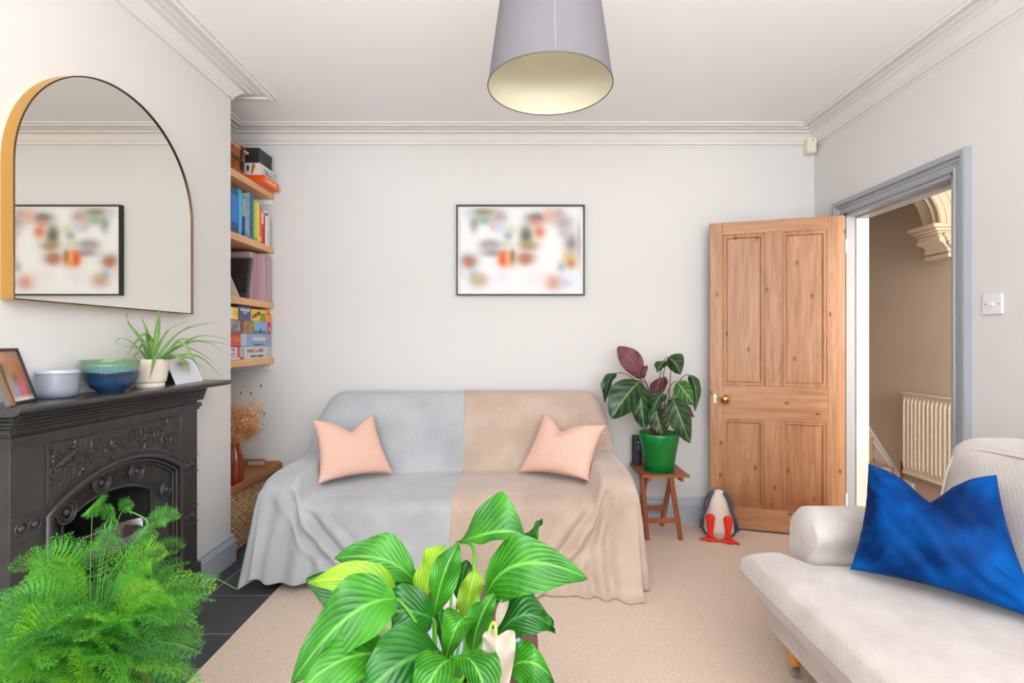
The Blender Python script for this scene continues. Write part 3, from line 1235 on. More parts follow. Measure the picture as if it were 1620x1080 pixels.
mb = MB()
mb.grid(lambda a, c: tseat(a, c, 1), 46, 90)
mb.grid(lambda a, c: tseat(a, c, -1), 46, 90)
seat = build(mb, 'seat_cushion', m_chen, t, smooth=180)
pp = [Vector((0.855 + 0.016 * sm(1.80, 1.86, y), y, 0.414 + 0.008 * math.sin(y * 4))) for y in [0.0 + 1.80 * k / 60 for k in range(61)]]
build(MB().tube(pp, 0.0042, 8), 'piping', m_pipe, seat)
# front rail / base with a rounded apron
mb = MB()
roundbox(mb, 0.915, 1.9, Y0 + 0.03, 1.86, 0.14, 0.30, 0.05, n=10, bulge=0.012)
build(mb, 'base', m_chen, t)
mb = MB()
roundbox(mb, 0.90, 1.0, Y0 + 0.03, 1.84, 0.225, 0.285, 0.028, n=10)
build(mb, 'front_border', m_chen, t)


def arm(y0, y1, nm='arm'):
    mb = MB()
    cz, cy = 0.505, (y0 + y1) / 2

    def fn(u, v):
        # section in the YZ plane: rolled top, straight sides
        x = 1.03 + v * 0.83
        k = u
        if k < 0.25:
            p = (y0 + 0.012, 0.15 + (cz - 0.15) * k / 0.25)
        elif k < 0.75:
            a = PI - PI * (k - 0.25) / 0.5
            p = (cy + (y1 - y0) / 2 * math.cos(a), cz + 0.09 * math.sin(a))
        else:
            p = (y1 - 0.012, cz + (0.15 - cz) * (k - 0.75) / 0.25)
        e = v
        ins = 0.0
        if e < 0.06:
            ins = 1 - math.sqrt(max(0, 1 - ((0.06 - e) / 0.06) ** 2))
        py = cy + (p[0] - cy) * (1 - 0.42 * ins)
        pz = 0.33 + (p[1] - 0.33) * (1 - 0.42 * ins)
        n_ = 0.004 * noise.noise(Vector((x * 5, py * 5, pz * 5)))
        return Vector((x + 0.02 * sm(0.4, 0.6, p[1]) * 0 + n_, py + n_, pz + n_))
    mb.grid(fn, 48, 40, cu=True, cap=True)
    return mb


ar = build(arm(1.735, 1.93), 'arm', m_chen, t, smooth=36)
build(arm(-0.13, 0.06), 'arm', m_chen, t, smooth=60)
mb = MB()
roundbox(mb, 1.66, 1.92, Y0, 1.90, 0.15, 0.74, 0.06, n=8)
build(mb, 'back_frame', m_chen, t)
for y0_, y1_ in ((0.92, 1.725), (0.07, 0.91)):
    mb = MB()
    roundbox(mb, -0.12, 0.12, y0_, y1_, 0.0, 0.45, 0.055, n=14, bulge=0.02, nz=0.012)
    for i, (x, y, z) in enumerate(mb.v):
        mb.v[i] = (1.515 + x + 0.09 * z / 0.45, y, 0.435 + z * 0.97)
    bc = build(mb, 'back_cushion', m_chen, t, smooth=180)
    zt = 0.435 + 0.405
    pts = [Vector((1.41, y1_ - 0.03, 0.50)), Vector((1.435, y1_ - 0.022, 0.62)), Vector((1.465, y1_ - 0.025, 0.77)), Vector((1.485, y1_ - 0.05, 0.835)), Vector((1.492, y1_ - 0.12, 0.852)), Vector((1.495, (y0_ + y1_) / 2, 0.862)),
           Vector((1.492, y0_ + 0.10, 0.852)), Vector((1.485, y0_ + 0.04, 0.83))]
    build(MB().tube(catmull(pts, 8), 0.0042, 8), 'piping', m_pipe, bc)
for x, y in ((1.0, 1.80), (1.0, 0.0), (1.82, 1.80), (1.82, 0.0)):
    lg = build(MB().lathe([(0, 0.045), (0.018, 0.045), (0.024, 0.10), (0.030, 0.165), (0, 0.165)], (x, y, 0), 18), 'leg', m_orangewood, t)
    mb = MB().tube([(x - 0.009, y, 0.024), (x + 0.009, y, 0.024)], 0.024, 18)
    mb.box(x - 0.014, x + 0.014, y - 0.012, y + 0.012, 0.026, 0.052)
    build(mb, 'castor', m_chrome, lg)

mb = MB()
pillow(mb, Vector((1.075, 1.615, 0.468)), Vector((1.375, 1.295, 0.472)), Vector((1.412, 1.475, 0.812)), Vector((1.195, 1.70, 0.79)), 0.105, notch=0.50, pinch=0.09, n=70, wr=0.011, nsh=0.0)
cushion('cushion', mb, m_velvet, 'royal blue velvet cushion with a dent in its top on the cream sofa', (1.28, 1.52, 0.455))

# ------------------------------------------------------------------ arched mirror
XM = -1.50
MY0, MY1, MZ0, MZS = 1.503, 2.338, 1.327, 1.742
MC, MR = (MY0 + MY1) / 2, (MY1 - MY0) / 2
t = thing('mirror', 'large arched mirror with a thin brass frame on the chimney breast', 'mirror', (XB, MC, MZ0))


def arch(r, zb, n=48):
    pts = [(MC - r, zb)]
    pts += [(MC + r * math.cos(PI - PI * k / n), MZS + r * math.sin(PI * k / n)) for k in range(n + 1)]
    pts += [(MC + r, zb)]
    return pts


o_ = arch(MR, MZ0)
i_ = arch(MR - 0.0028, MZ0 + 0.0028)
vs, fs = [], []
n = len(o_)
for (y, z) in o_:
    vs.append((XB, y, z))
for (y, z) in o_:
    vs.append((XM, y, z))
for (y, z) in i_:
    vs.append((XM, y, z))
for (y, z) in i_:
    vs.append((XM - 0.006, y, z))
for k in range(n):
    j = (k + 1) % n
    fs += [(k, j, n + j, n + k), (n + k, n + j, 2 * n + j, 2 * n + k), (2 * n + k, 2 * n + j, 3 * n + j, 3 * n + k)]
mb = MB()
mb.add(vs, fs)
mb.m = [0 if k % 3 == 0 else 1 for k in range(len(fs))]
build(mb, 'frame', [m_gold, m_bronze], t, smooth=30)
mb = MB()
mb.tube([(XM + 0.0005, y, z) for y, z in arch(MR - 0.0013, MZ0 + 0.0013)], 0.0024, 6, closed=True)
build(mb, 'rim', m_bronze, t)
mb = MB()
mb.add([(XM - 0.003, y, z) for y, z in i_], [tuple(range(n))])
build(mb, 'mirror_glass', mat('mirror_silver', (236, 234, 226), 0.0, metal=1), t, smooth=0)

# ------------------------------------------------------------------ cast iron fireplace
XF, XI = -1.488, -1.545
FA, FB, ZM = 1.48, 2.352, 0.985
t = thing('fireplace', 'black cast iron fireplace with arched opening and mantel shelf', 'fireplace', (XF, 1.915, 0))
OY0, OY1, OC = 1.60, 2.23, 1.915


def arc_o(y, h=0.0):
    k = (y - OC) / (0.315 + h)
    return 0.648 + (0.098 + h) * math.sqrt(max(0, 1 - abs(k) ** 2.0)) if abs(k) <= 1 else 0.648


def circ(y, half, spring, peak):
    R = (half * half + (peak - spring) ** 2) / (2 * (peak - spring))
    return peak - R + math.sqrt(max(0, R * R - (y - OC) ** 2))


def zo(y):
    return circ(y, 0.315, 0.642, 0.748)


def zi(y):
    return circ(y, 0.208, 0.572, 0.632)


mb = MB()
mb.box(XB + 0.002, XF, FA, OY0, 0.0, ZM).box(XB + 0.002, XF, OY1, FB, 0.0, ZM)
n = 36
for k in range(n):
    ya, yb = OY0 + (OY1 - OY0) * k / n, OY0 + (OY1 - OY0) * (k + 1) / n
    mb.prism([(ya, zo(ya)), (yb, zo(yb)), (yb, ZM), (ya, ZM)], (XB + 0.002, 0, 0), (0, 1, 0), (0, 0, 1), (XF - XB - 0.002, 0, 0))
# plinths and bands
for ya, yb in ((FA - 0.008, OY0 - 0.012), (OY1 + 0.012, FB + 0.008)):
    mb.box(XB + 0.002, XF + 0.014, ya, yb, 0.0, 0.17)
    for z0_ in (0.595, 0.36):
        mb.box(XF - 0.001, XF + 0.004, ya + 0.012, yb, z0_, z0_ + 0.004).box(XF - 0.001, XF + 0.004, ya + 0.012, yb, z0_ + 0.075, z0_ + 0.079)
build(mb, 'surround', m_iron, t, smooth=30, bevel=0.002)
# roundels in the bands
mb = MB()
for ya, yb in ((FA, OY0 - 0.012), (OY1 + 0.012, FB)):
    for z0_ in (0.595, 0.36):
        for q in (0.3, 0.7):
            yc = ya + (yb - ya) * q
            mb = MB().ball((XF + 0.001, yc, z0_ + 0.04), 0.012, 12, (0.7, 1, 1))
            mb.tube([(XF + 0.002, yc + 0.019 * math.cos(a), z0_ + 0.04 + 0.019 * math.sin(a)) for a in [2 * PI * k / 16 for k in range(16)]], 0.003, 6, closed=True)
            build(mb, 'rosette', m_iron, t)
# arch mouldings
mb = MB()


def archpath(half, spring, peak, x, zb=0.0, n=30):
    pts = [Vector((x, OC - half, zb)), Vector((x, OC - half, spring))]
    pts += [Vector((x, OC - half + 2 * half * k / n, circ(OC - half + 2 * half * k / n, half, spring, peak))) for k in range(1, n)]
    pts += [Vector((x, OC + half, spring)), Vector((x, OC + half, zb))]
    return pts


mb.tube(archpath(0.318, 0.645, 0.752, XF + 0.004), 0.010, 10)
mb.tube(archpath(0.300, 0.634, 0.737, XF - 0.004), 0.007, 8)
mb.tube(archpath(0.287, 0.626, 0.727, XF - 0.012), 0.006, 8)
mb.tube(archpath(0.212, 0.576, 0.638, XI + 0.006), 0.008, 8)
build(mb, 'arch_moulding', m_ironlit, t)
# splayed inner plate between the two arches, with roundels
mb = MB()


def splay(u, v):
    po = archpath(0.315, 0.642, 0.748, XF - 0.01, 0.0, 30)
    pi_ = archpath(0.208, 0.572, 0.632, XI, 0.0, 30)
    k = min(len(po) - 1, int(round(u * (len(po) - 1))))
    return po[k].lerp(pi_[k], v)


mb.grid(splay, 32, 4)
po = archpath(0.262, 0.608, 0.69, (XF + XI) / 2 - 0.004)
for (y, z) in ((OC - 0.262, 0.44), (OC + 0.262, 0.44), (OC - 0.225, 0.625), (OC - 0.08, 0.685), (OC + 0.09, 0.683), (OC + 0.262, 0.56), (OC - 0.262, 0.20), (OC + 0.262, 0.2)):
    c = Vector((-1.512, y, z))
    for rr, tr in ((0.036, 0.005), (0.024, 0.004)):
        mb.tube([c + Vector((0.003 - 0.0 * rr, rr * math.cos(a), rr * math.sin(a))) for a in [2 * PI * k / 24 for k in range(24)]], tr, 6, closed=True)
    mb.ball(c, 0.013, 12, (0.8, 1, 1))
for k in range(3, 28, 1):
    y = OC - 0.25 + 0.5 * k / 30
    z = circ(y, 0.262, 0.608, 0.69)
    mb.ball((-1.514, y, z), 0.004, 6)
build(mb, 'inner_arch_plate', m_iron, t, smooth=50)
# relief frieze: raised border, scrolling stems, berries, leaves and a bird
mb = MB()
fr = [(XF + 0.001, 1.598, 0.69), (XF + 0.001, 1.598, 0.872), (XF + 0.001, 2.232, 0.872), (XF + 0.001, 2.232, 0.69)]
mb.tube(fr, 0.004, 6)
pts = [Vector((XF + 0.001, OC - 0.318 + 0.636 * k / 30, circ(OC - 0.318 + 0.636 * k / 30, 0.34, 0.66, 0.775))) for k in range(31)]
mb.tube(pts, 0.0035, 6)
rng = random.Random(3)


def inside(y, z):
    return 1.607 < y < 2.224 and z < 0.864 and z > circ(min(max(y, OC - 0.33), OC + 0.33), 0.34, 0.66, 0.775) + 0.009


for s in range(13):
    yc = 1.63 + s * 0.047
    zc = 0.5 * (0.866 + circ(yc, 0.34, 0.66, 0.775)) + 0.012 * math.sin(s * 2.1)
    rmax = min(0.034, (0.866 - circ(yc, 0.34, 0.66, 0.775)) * 0.45)
    sg = 1 if s % 2 else -1
    pts = []
    for k in range(26):
        a = sg * k * 0.36 + s
        r = rmax * (1 - k / 30)
        pts.append(Vector((XF + 0.001, yc + r * math.cos(a), zc + r * math.sin(a))))
    mb.tube(pts, [0.0032 * (1 - 0.4 * k / 26) for k in range(26)], 6)
    mb.ball((XF, yc, zc), 0.008, 8, (0.8, 1, 1))
    for q in range(6):
        a = q * PI / 3 + s
        mb.ball((XF, yc + 0.011 * math.cos(a), zc + 0.011 * math.sin(a)), 0.005, 6, (0.7, 1, 1))
for s in range(150):
    y, z = rng.uniform(1.61, 2.22), rng.uniform(0.69, 0.86)
    if not inside(y, z):
        continue
    if s % 3:
        a = rng.uniform(0, PI)
        l_ = rng.uniform(0.008, 0.016)
        mb.tube([(XF, y - l_ * math.cos(a), z - l_ * math.sin(a)), (XF + 0.002, y, z), (XF, y + l_ * math.cos(a), z + l_ * math.sin(a))], [0.001, 0.005, 0.001], 6)
    else:
        for q in range(3):
            mb.ball((XF, y + 0.007 * math.cos(q * 2.1), z + 0.007 * math.sin(q * 2.1)), 0.0045, 6)
# bird with a long curved body on the left
mb.tube([(XF, 1.612, 0.79), (XF + 0.003, 1.64, 0.80), (XF + 0.004, 1.67, 0.822), (XF + 0.002, 1.70, 0.838), (XF, 1.716, 0.84)], [0.002, 0.008, 0.014, 0.008, 0.002], 10)
mb.ball((XF + 0.002, 1.695, 0.845), 0.010, 10, (0.7, 1, 1))
for q in range(4):
    mb.tube([(XF + 0.002, 1.655, 0.812), (XF + 0.003, 1.63 - 0.004 * q, 0.83 + 0.006 * q), (XF, 1.612, 0.845 - 0.012 * q)], [0.004, 0.005, 0.001], 6)
build(mb, 'relief_frieze', m_ironlit, t)
# reeded moulding and mantel shelf
mb = MB()
mb.box(XB + 0.002, XF + 0.008, FA - 0.004, FB + 0.004, 0.885, 0.897)
mb.box(XB + 0.002, XF + 0.016, FA - 0.012, FB + 0.010, 0.897, 0.915)
for k in range(5):
    x = XF + 0.020 + 0.004 * k
    z = 0.934 + 0.0115 * k
    mb.box(XB + 0.002, x, FA - 0.014, FB + 0.012, z - 0.006, z + 0.008)
    mb.tube([(x, FA - 0.014, z), (x, FB + 0.012, z)], 0.0048, 8)
build(mb, 'reeded_moulding', m_iron, t)
mb = MB()
xf = -1.352
sh = [(-1.54, 0.992), (xf - 0.03, 0.992), (xf - 0.012, 0.996), (xf - 0.004, 1.002), (xf, 1.010), (xf - 0.004, 1.016), (xf - 0.012, 1.018), (-1.54, 1.018)]
mb.prism(sh, (0.0, 1.372, 0), (1, 0, 0), (0, 0, 1), (0, 1.03, 0))
build(mb, 'mantel_shelf', m_ironlit, t, smooth=40, bevel=0.003)
# firebox and grate
mb = MB()
mb.box(-1.86, -1.85, FY0, FY1, 0, 0.8)
for a, c in (((-1.546, 1.70), (-1.85, 1.78)), ((-1.546, 2.13), (-1.85, 2.05))):
    mb.add([(a[0], a[1], 0), (c[0], c[1], 0), (c[0], c[1], 0.8), (a[0], a[1], 0.8)], [(0, 1, 2, 3)])
mb.box(-1.85, -1.546, FY0, FY1, 0.74, 0.8)
build(mb, 'firebox', m_soot, t)
mb = MB()
for k in range(9):
    z = 0.12 + 0.03 * k
    if k % 2 == 0:
        mb.tube([(-1.56 + 0.075 * math.sin(PI * q / 16), 1.715 + 0.40 * q / 16, z) for q in range(17)], 0.007, 8)
for q in range(1, 16, 2):
    x = -1.56 + 0.075 * math.sin(PI * q / 16)
    mb.tube([(x, 1.715 + 0.40 * q / 16, 0.06), (x, 1.715 + 0.40 * q / 16, 0.37)], 0.006, 8)
build(mb, 'grate', m_iron, t)
# dark glass bowl standing in the opening
m_smoke = mat('smoked_glass', (70, 62, 60), 0.04, coat=1.0, spec=0.9)
c = (-1.515, 1.905, 0.385)
mb = MB().lathe([(0.0, 0.0), (0.05, 0.0), (0.10, 0.01), (0.142, 0.035), (0.158, 0.07), (0.158, 0.085), (0.150, 0.092), (0.145, 0.085), (0.140, 0.05), (0.09, 0.02), (0.0, 0.012)], (0, 0, 0), 48)
mb.v = [(c[0] + p[0] * 0.52, c[1] + p[1] * 1.12, c[2] + p[2]) for p in mb.v]
one(mb, 'bowl', m_smoke, 'glossy dark bowl resting on the grate inside the fireplace opening', 'bowl', c)

# ------------------------------------------------------------------ things on the mantel
ZT = 1.018


def photo_frame(name, bl, br, hgt, lean, bw, m_fr, fn, label, nx=30, ny=40, depth=0.012, mount=None):
    """frame standing with bottom edge bl->br, leaning back by lean (radians)"""
    bl, br = Vector(bl), Vector(br)
    ax = (br - bl).normalized()
    out = Vector((-ax.y, ax.x, 0)) * -1          # direction it faces
    if out.x < 0:
        out = -out
    up = (Vector((0, 0, 1)) * math.cos(lean) - out * math.sin(lean)).normalized()
    nrm = ax.cross(up)
    if nrm.dot(out) < 0:
        nrm = -nrm
    Wd = (br - bl).length
    t = thing(name, label, 'picture frame', (bl + br) / 2)
    mb = MB()
    for (a0, a1, c0, c1) in ((0, Wd, 0, bw), (0, Wd, hgt - bw, hgt), (0, bw, bw, hgt - bw), (Wd - bw, Wd, bw, hgt - bw)):
        cc = bl + ax * (a0 + a1) / 2 + up * (c0 + c1) / 2
        mb.obox(cc, ax * (a1 - a0) / 2, up * (c1 - c0) / 2, nrm * depth / 2)
    build(mb, 'frame', m_fr, t, bevel=0.0012)
    mb = MB()
    picture(mb, bl + ax * bw + up * bw + nrm * depth * 0.15, ax, up, Wd - 2 * bw, hgt - 2 * bw, fn, nx, ny)
    build(mb, 'photograph', vcmat('photo_print_' + name, 0.25), t, recalc=False, smooth=0)
    mb = MB()
    mb.obox(bl + ax * Wd / 2 + up * hgt / 2 - nrm * depth * 0.35, ax * (Wd / 2 - 0.002), up * (hgt / 2 - 0.002), nrm * 0.001)
    top = bl + ax * Wd / 2 + up * hgt * 0.6 - nrm * depth * 0.5
    back = (bl + br) / 2 - out * min(0.03, hgt * 0.5)
    return t, build(mb, 'backing', m_black, t)


f1 = blobs((150, 110, 86), [(0.2, 0.85, 0.25, 0.16, (208, 150, 128), 0.9), (0.35, 0.72, 0.14, 0.1, (196, 96, 84), 0.8), (0.12, 0.62, 0.12, 0.12, (98, 112, 60), 0.8), (0.7, 0.8, 0.3, 0.3, (168, 120, 88), 0.8),
                            (0.6, 0.55, 0.2, 0.12, (196, 112, 60), 0.8), (0.85, 0.45, 0.16, 0.2, (150, 88, 60), 0.8), (0.30, 0.48, 0.18, 0.14, (198, 132, 66), 0.7), (0.36, 0.22, 0.13, 0.22, (122, 172, 214), 0.95),
                            (0.68, 0.18, 0.2, 0.2, (222, 92, 108), 0.95), (0.45, 0.45, 0.12, 0.09, (140, 84, 62), 0.9), (0.1, 0.2, 0.12, 0.2, (214, 160, 130), 0.8), (0.9, 0.12, 0.1, 0.16, (90, 104, 84), 0.8), (0.5, 0.02, 0.5, 0.05, (236, 226, 222), 0.9)])
photo_frame('framed_photograph', (-1.433, 1.432, ZT), (-1.472, 1.545, ZT), 0.168, 0.30, 0.008, m_black, f1,
            'black framed floral photo standing left of the candle on the mantel')
f2 = blobs((150, 100, 70), [(0.3, 0.8, 0.4, 0.2, (110, 96, 60), 0.9), (0.6, 0.5, 0.25, 0.25, (226, 128, 74), 0.95), (0.75, 0.2, 0.25, 0.2, (232, 140, 80), 0.9), (0.9, 0.6, 0.1, 0.3, (180, 150, 130), 0.9)])
photo_frame('framed_photograph', (-1.395, 1.385, ZT), (-1.415, 1.420, ZT), 0.14, 0.30, 0.003, m_dark, f2,
            'picture with an orange subject cut off by the left edge of the photo')

# frosted candle glass
m_frost = mat('frosted_glass', (142, 148, 158), 0.4, coat=0.4)
m_wax = mat('cream_wax', (236, 230, 226), 0.6)
c = (-1.478, 1.625, ZT)
t = thing('candle', 'grey frosted glass candle holder with a lid between frames and bowls', 'candle', c)
build(MB().lathe([(0, 0), (0.038, 0), (0.047, 0.006), (0.0525, 0.018), (0.054, 0.03), (0.054, 0.078), (0.049, 0.078), (0.048, 0.02), (0, 0.01)], c, 44), 'glass', m_frost, t)
build(MB().lathe([(0, 0.079), (0.056, 0.079), (0.057, 0.083), (0.055, 0.090), (0.0, 0.091)], c, 44), 'lid', mat('lid_glass', (180, 186, 194), 0.2, coat=0.6), t)
# two stacked ribbed bowls


def bowl(c, r, h, m, name, label, rib=0.0, group='stacked bowls on the mantel'):
    def ribf(rr, z, a):
        return rr * (1 + rib * math.sin(a * 48)), z
    prof = [(0.0, 0.004), (r * 0.34, 0.004), (r * 0.36, 0), (r * 0.42, 0), (r * 0.46, 0.006), (r * 0.72, h * 0.28), (r * 0.9, h * 0.58), (r * 0.985, h * 0.9), (r, h * 0.97), (r * 0.995, h), (r * 0.955, h), (r * 0.93, h * 0.9), (r * 0.84, h * 0.58), (r * 0.66, h * 0.3), (r * 0.38, 0.012), (0, 0.012)]
    return one(MB().lathe(prof, c, 192, fn=ribf), name, m, label, 'bowl', c, group)


def glaze(name, c1, c2, c3, z0, z1):
    m, nt, bs = base_mat(name)
    tc = nnode(nt, 'ShaderNodeTexCoord')
    sp = nnode(nt, 'ShaderNodeSeparateXYZ')
    nt.links.new(tc.outputs['Object'], sp.inputs[0])
    mr = nnode(nt, 'ShaderNodeMapRange')
    mr.inputs[1].default_value, mr.inputs[2].default_value = z0, z1
    nt.links.new(mathn(nt, 'ADD', sp.outputs[2], mathn(nt, 'MULTIPLY', noisen(nt, tc.outputs['Object'], 60, 3), 0.006)), mr.inputs[0])
    nt.links.new(ramp(nt, mr.outputs[0], [(0.0, lin(c1)), (0.55, lin(c2)), (1.0, lin(c3))]), bs.inputs['Base Color'])
    bs.inputs['Roughness'].default_value = 0.18
    bs.inputs['Coat Weight'].default_value = 0.5
    return m


cb = Vector((-1.447, 1.80, ZT))
bowl(cb, 0.083, 0.074, glaze('blue_glaze', (30, 58, 92), (36, 70, 106), (26, 40, 60), 0, 0.08), 'bowl', 'dark blue ribbed bowl at the bottom of the stack on the mantel', 0.007)
bowl(cb + Vector((0, 0.0, 0.028)), 0.084, 0.072, glaze('turquoise_glaze', (84, 136, 138), (110, 152, 146), (92, 136, 124), 0.02, 0.08), 'bowl', 'turquoise ribbed bowl in the middle of the stack on the mantel', 0.005)
bowl(cb + Vector((0, 0.0, 0.046)), 0.086, 0.070, glaze('green_glaze', (104, 142, 112), (132, 156, 110), (74, 112, 86), 0.03, 0.08), 'bowl', 'light green bowl on top of the stack on the mantel', 0.003)

# spider plant
c = Vector((-1.455, 2.005, ZT))
t = thing('spider_plant', 'spider plant in a cream ridged pot on the mantel beside the bowls', 'potted plant', c)


def lattice(rr, z, a):
    return rr * (1 + (0.012 * (abs(math.sin(a * 12 + z * 190)) + abs(math.sin(a * 12 - z * 190))) if 0.022 < z < 0.105 and rr > 0.05 else 0)), z


prof = [(0.0, 0.0), (0.046, 0.0), (0.048, 0.003), (0.048, 0.014), (0.046, 0.017), (0.050, 0.02)] + [(0.052 + 0.0125 * k / 14, 0.022 + 0.082 * k / 14) for k in range(15)] + [(0.066, 0.107), (0.066, 0.112), (0.061, 0.112), (0.058, 0.095), (0.0, 0.092)]
build(MB().lathe(prof, c, 120, fn=lattice), 'pot', mat('cream_ceramic', (234, 222, 206), 0.45), t)
build(MB().lathe([(0, 0.096), (0.058, 0.096)], c, 30), 'soil', mat('potting_soil', (60, 44, 32), 0.95, bump=(200, 0.8)), t)
m_spider = leafmat('spider_leaf', (92, 138, 62), (132, 172, 92), (176, 204, 138), freq=0.01, slant=0, vmix=0, rough=0.4, transl=0.25)
mb = MB()


def blade(mb, pts, w, n=22):
    cv = catmull(pts, 6)
    cv = [Vector(p) for p in cv]
    N = len(cv)

    def fn(a, v):
        k = v * (N - 1)
        i = min(N - 2, int(k))
        p = cv[i].lerp(cv[i + 1], k - i)
        d = (cv[i + 1] - cv[i]).normalized()
        s_ = d.cross(Vector((0.35, -0.5, 0.9))).normalized()
        ww = w * (0.55 + 0.45 * math.sin(PI * min(1, v * 1.1))) * (1 - v ** 3) + 0.0004
        x = a * 2 - 1
        return p + s_ * x * ww - d.cross(s_) * abs(x) * ww * 0.5 * -1
    mb.grid(fn, 4, N - 1)


sp = [  # px way points and depth range, half width (m)
    ([(236, 574), (226, 540), (205, 512), (200, 494)], 2.0, 1.93, .0055), ([(240, 572), (246, 540), (250, 512), (252, 488)], 2.0, 1.98, .0085),
    ([(243, 572), (252, 545), (268, 520), (296, 508)], 2.0, 2.05, .005), ([(246, 572), (268, 540), (300, 516), (352, 508)], 2.0, 2.2, .0042),
    ([(244, 574), (262, 548), (290, 522), (335, 510)], 2.0, 2.15, .004), ([(248, 572), (285, 545), (320, 530), (362, 537)], 2.0, 2.25, .0042),
    ([(248, 573), (280, 548), (315, 538), (364, 545)], 2.0, 2.25, .006), ([(248, 573), (290, 545), (325, 540), (361, 560)], 2.0, 2.2, .004),
    ([(246, 575), (275, 548), (305, 552), (345, 576)], 2.0, 2.15, .004), ([(247, 575), (288, 560), (320, 566), (351, 597)], 2.0, 2.15, .005),
    ([(244, 573), (284, 540), (302, 562), (316, 586)], 2.0, 1.98, .0065), ([(246, 576), (276, 560), (292, 572), (300, 596)], 2.0, 1.94, .007),
    ([(242, 576), (270, 560), (286, 568), (305, 590)], 2.0, 1.93, .006), ([(238, 574), (222, 552), (204, 548), (181, 542)], 2.0, 1.84, .003),
    ([(236, 574), (214, 545), (192, 534), (181, 543)], 2.0, 1.86, .0028), ([(238, 574), (232, 528), (214, 540), (200, 566)], 2.0, 1.86, .005),
    ([(238, 576), (236, 548), (222, 536), (205, 556)], 2.0, 1.86, .0045), ([(236, 576), (228, 546), (222, 548), (220, 562)], 1.99, 1.9, .005),
    ([(244, 573), (236, 545), (232, 520), (222, 500)], 2.0, 1.95, .006),
    ([(240, 574), (225, 556), (214, 560), (208, 574)], 1.99, 1.9, .004), ([(246, 575), (270, 566), (300, 566), (330, 590)], 2.0, 2.1, .004),
    ([(247, 573), (270, 550), (290, 535), (330, 545)], 2.0, 2.2, .004), ([(243, 573), (240, 540), (236, 528), (228, 530)], 2.0, 1.95, .007)]
for (px, d0, d1, w_) in sp:
    n = len(px)
    pts = []
    for i, (x, y) in enumerate(px):
        Y = d0 + (d1 - d0) * (i / (n - 1)) ** 1.2
        p = P(x, y, Y)
        if p.x < -1.528:
            s_ = -1.528 / p.x
            p = P(x, y, Y * s_)
        pts.append(p)
    blade(mb, pts, w_ * 1.25)
blade(mb, [P(241, 574, 1.97), P(245, 562, 1.925), P(241, 582, 1.915), P(236, 600, 1.915)], .0065)
build(mb, 'foliage', m_spider, t, recalc=False, smooth=60)

# card and slim dark block behind it
f3 = blobs((226, 228, 234), [(0.5, 0.72, 0.22, 0.2, (156, 150, 160), 0.95), (0.55, 0.8, 0.16, 0.06, (120, 88, 66), 0.8)])
photo_frame('framed_photograph', (-1.415, 2.10, ZT), (-1.432, 2.30, ZT), 0.118, 0.40, 0.003, m_white, f3,
            'small white mounted photo leaning at the right end of the mantel', nx=40, ny=40, depth=0.006)
mb = MB().box(-1.53, -1.49, 2.08, 2.20, ZT, ZT + 0.055)
one(mb, 'keepsake_box', mat('slate_blue_card', (62, 76, 88), 0.6), 'small dark blue block between the plant pot and the white photo', 'box', (-1.51, 2.14, ZT), bevel=0.003)

# ------------------------------------------------------------------ picture on the back wall
t = thing('picture', 'black framed photo collage hanging on the back wall above the sofa', 'picture', (0.03, YB, 1.8))
pa, pb_ = P(722, 467, 3.335), P(925, 324, 3.335)
mb = MB()
fw = 0.009
for (x0_, x1_, z0_, z1_) in ((pa.x, pb_.x, pa.z, pa.z + fw), (pa.x, pb_.x, pb_.z - fw, pb_.z), (pa.x, pa.x + fw, pa.z + fw, pb_.z - fw), (pb_.x - fw, pb_.x, pa.z + fw, pb_.z - fw)):
    mb.box(x0_, x1_, 3.325, YB, z0_, z1_)
build(mb, 'frame', m_black, t, bevel=0.001)
W1, H1 = 1136.0, 796.0      # the collage as read from the close view


def q(x, y, sx, sy, col, a=0.9):
    return ((x - 145) / W1, 1 - (y - 150) / H1, sx / W1, sy / H1, col, a)


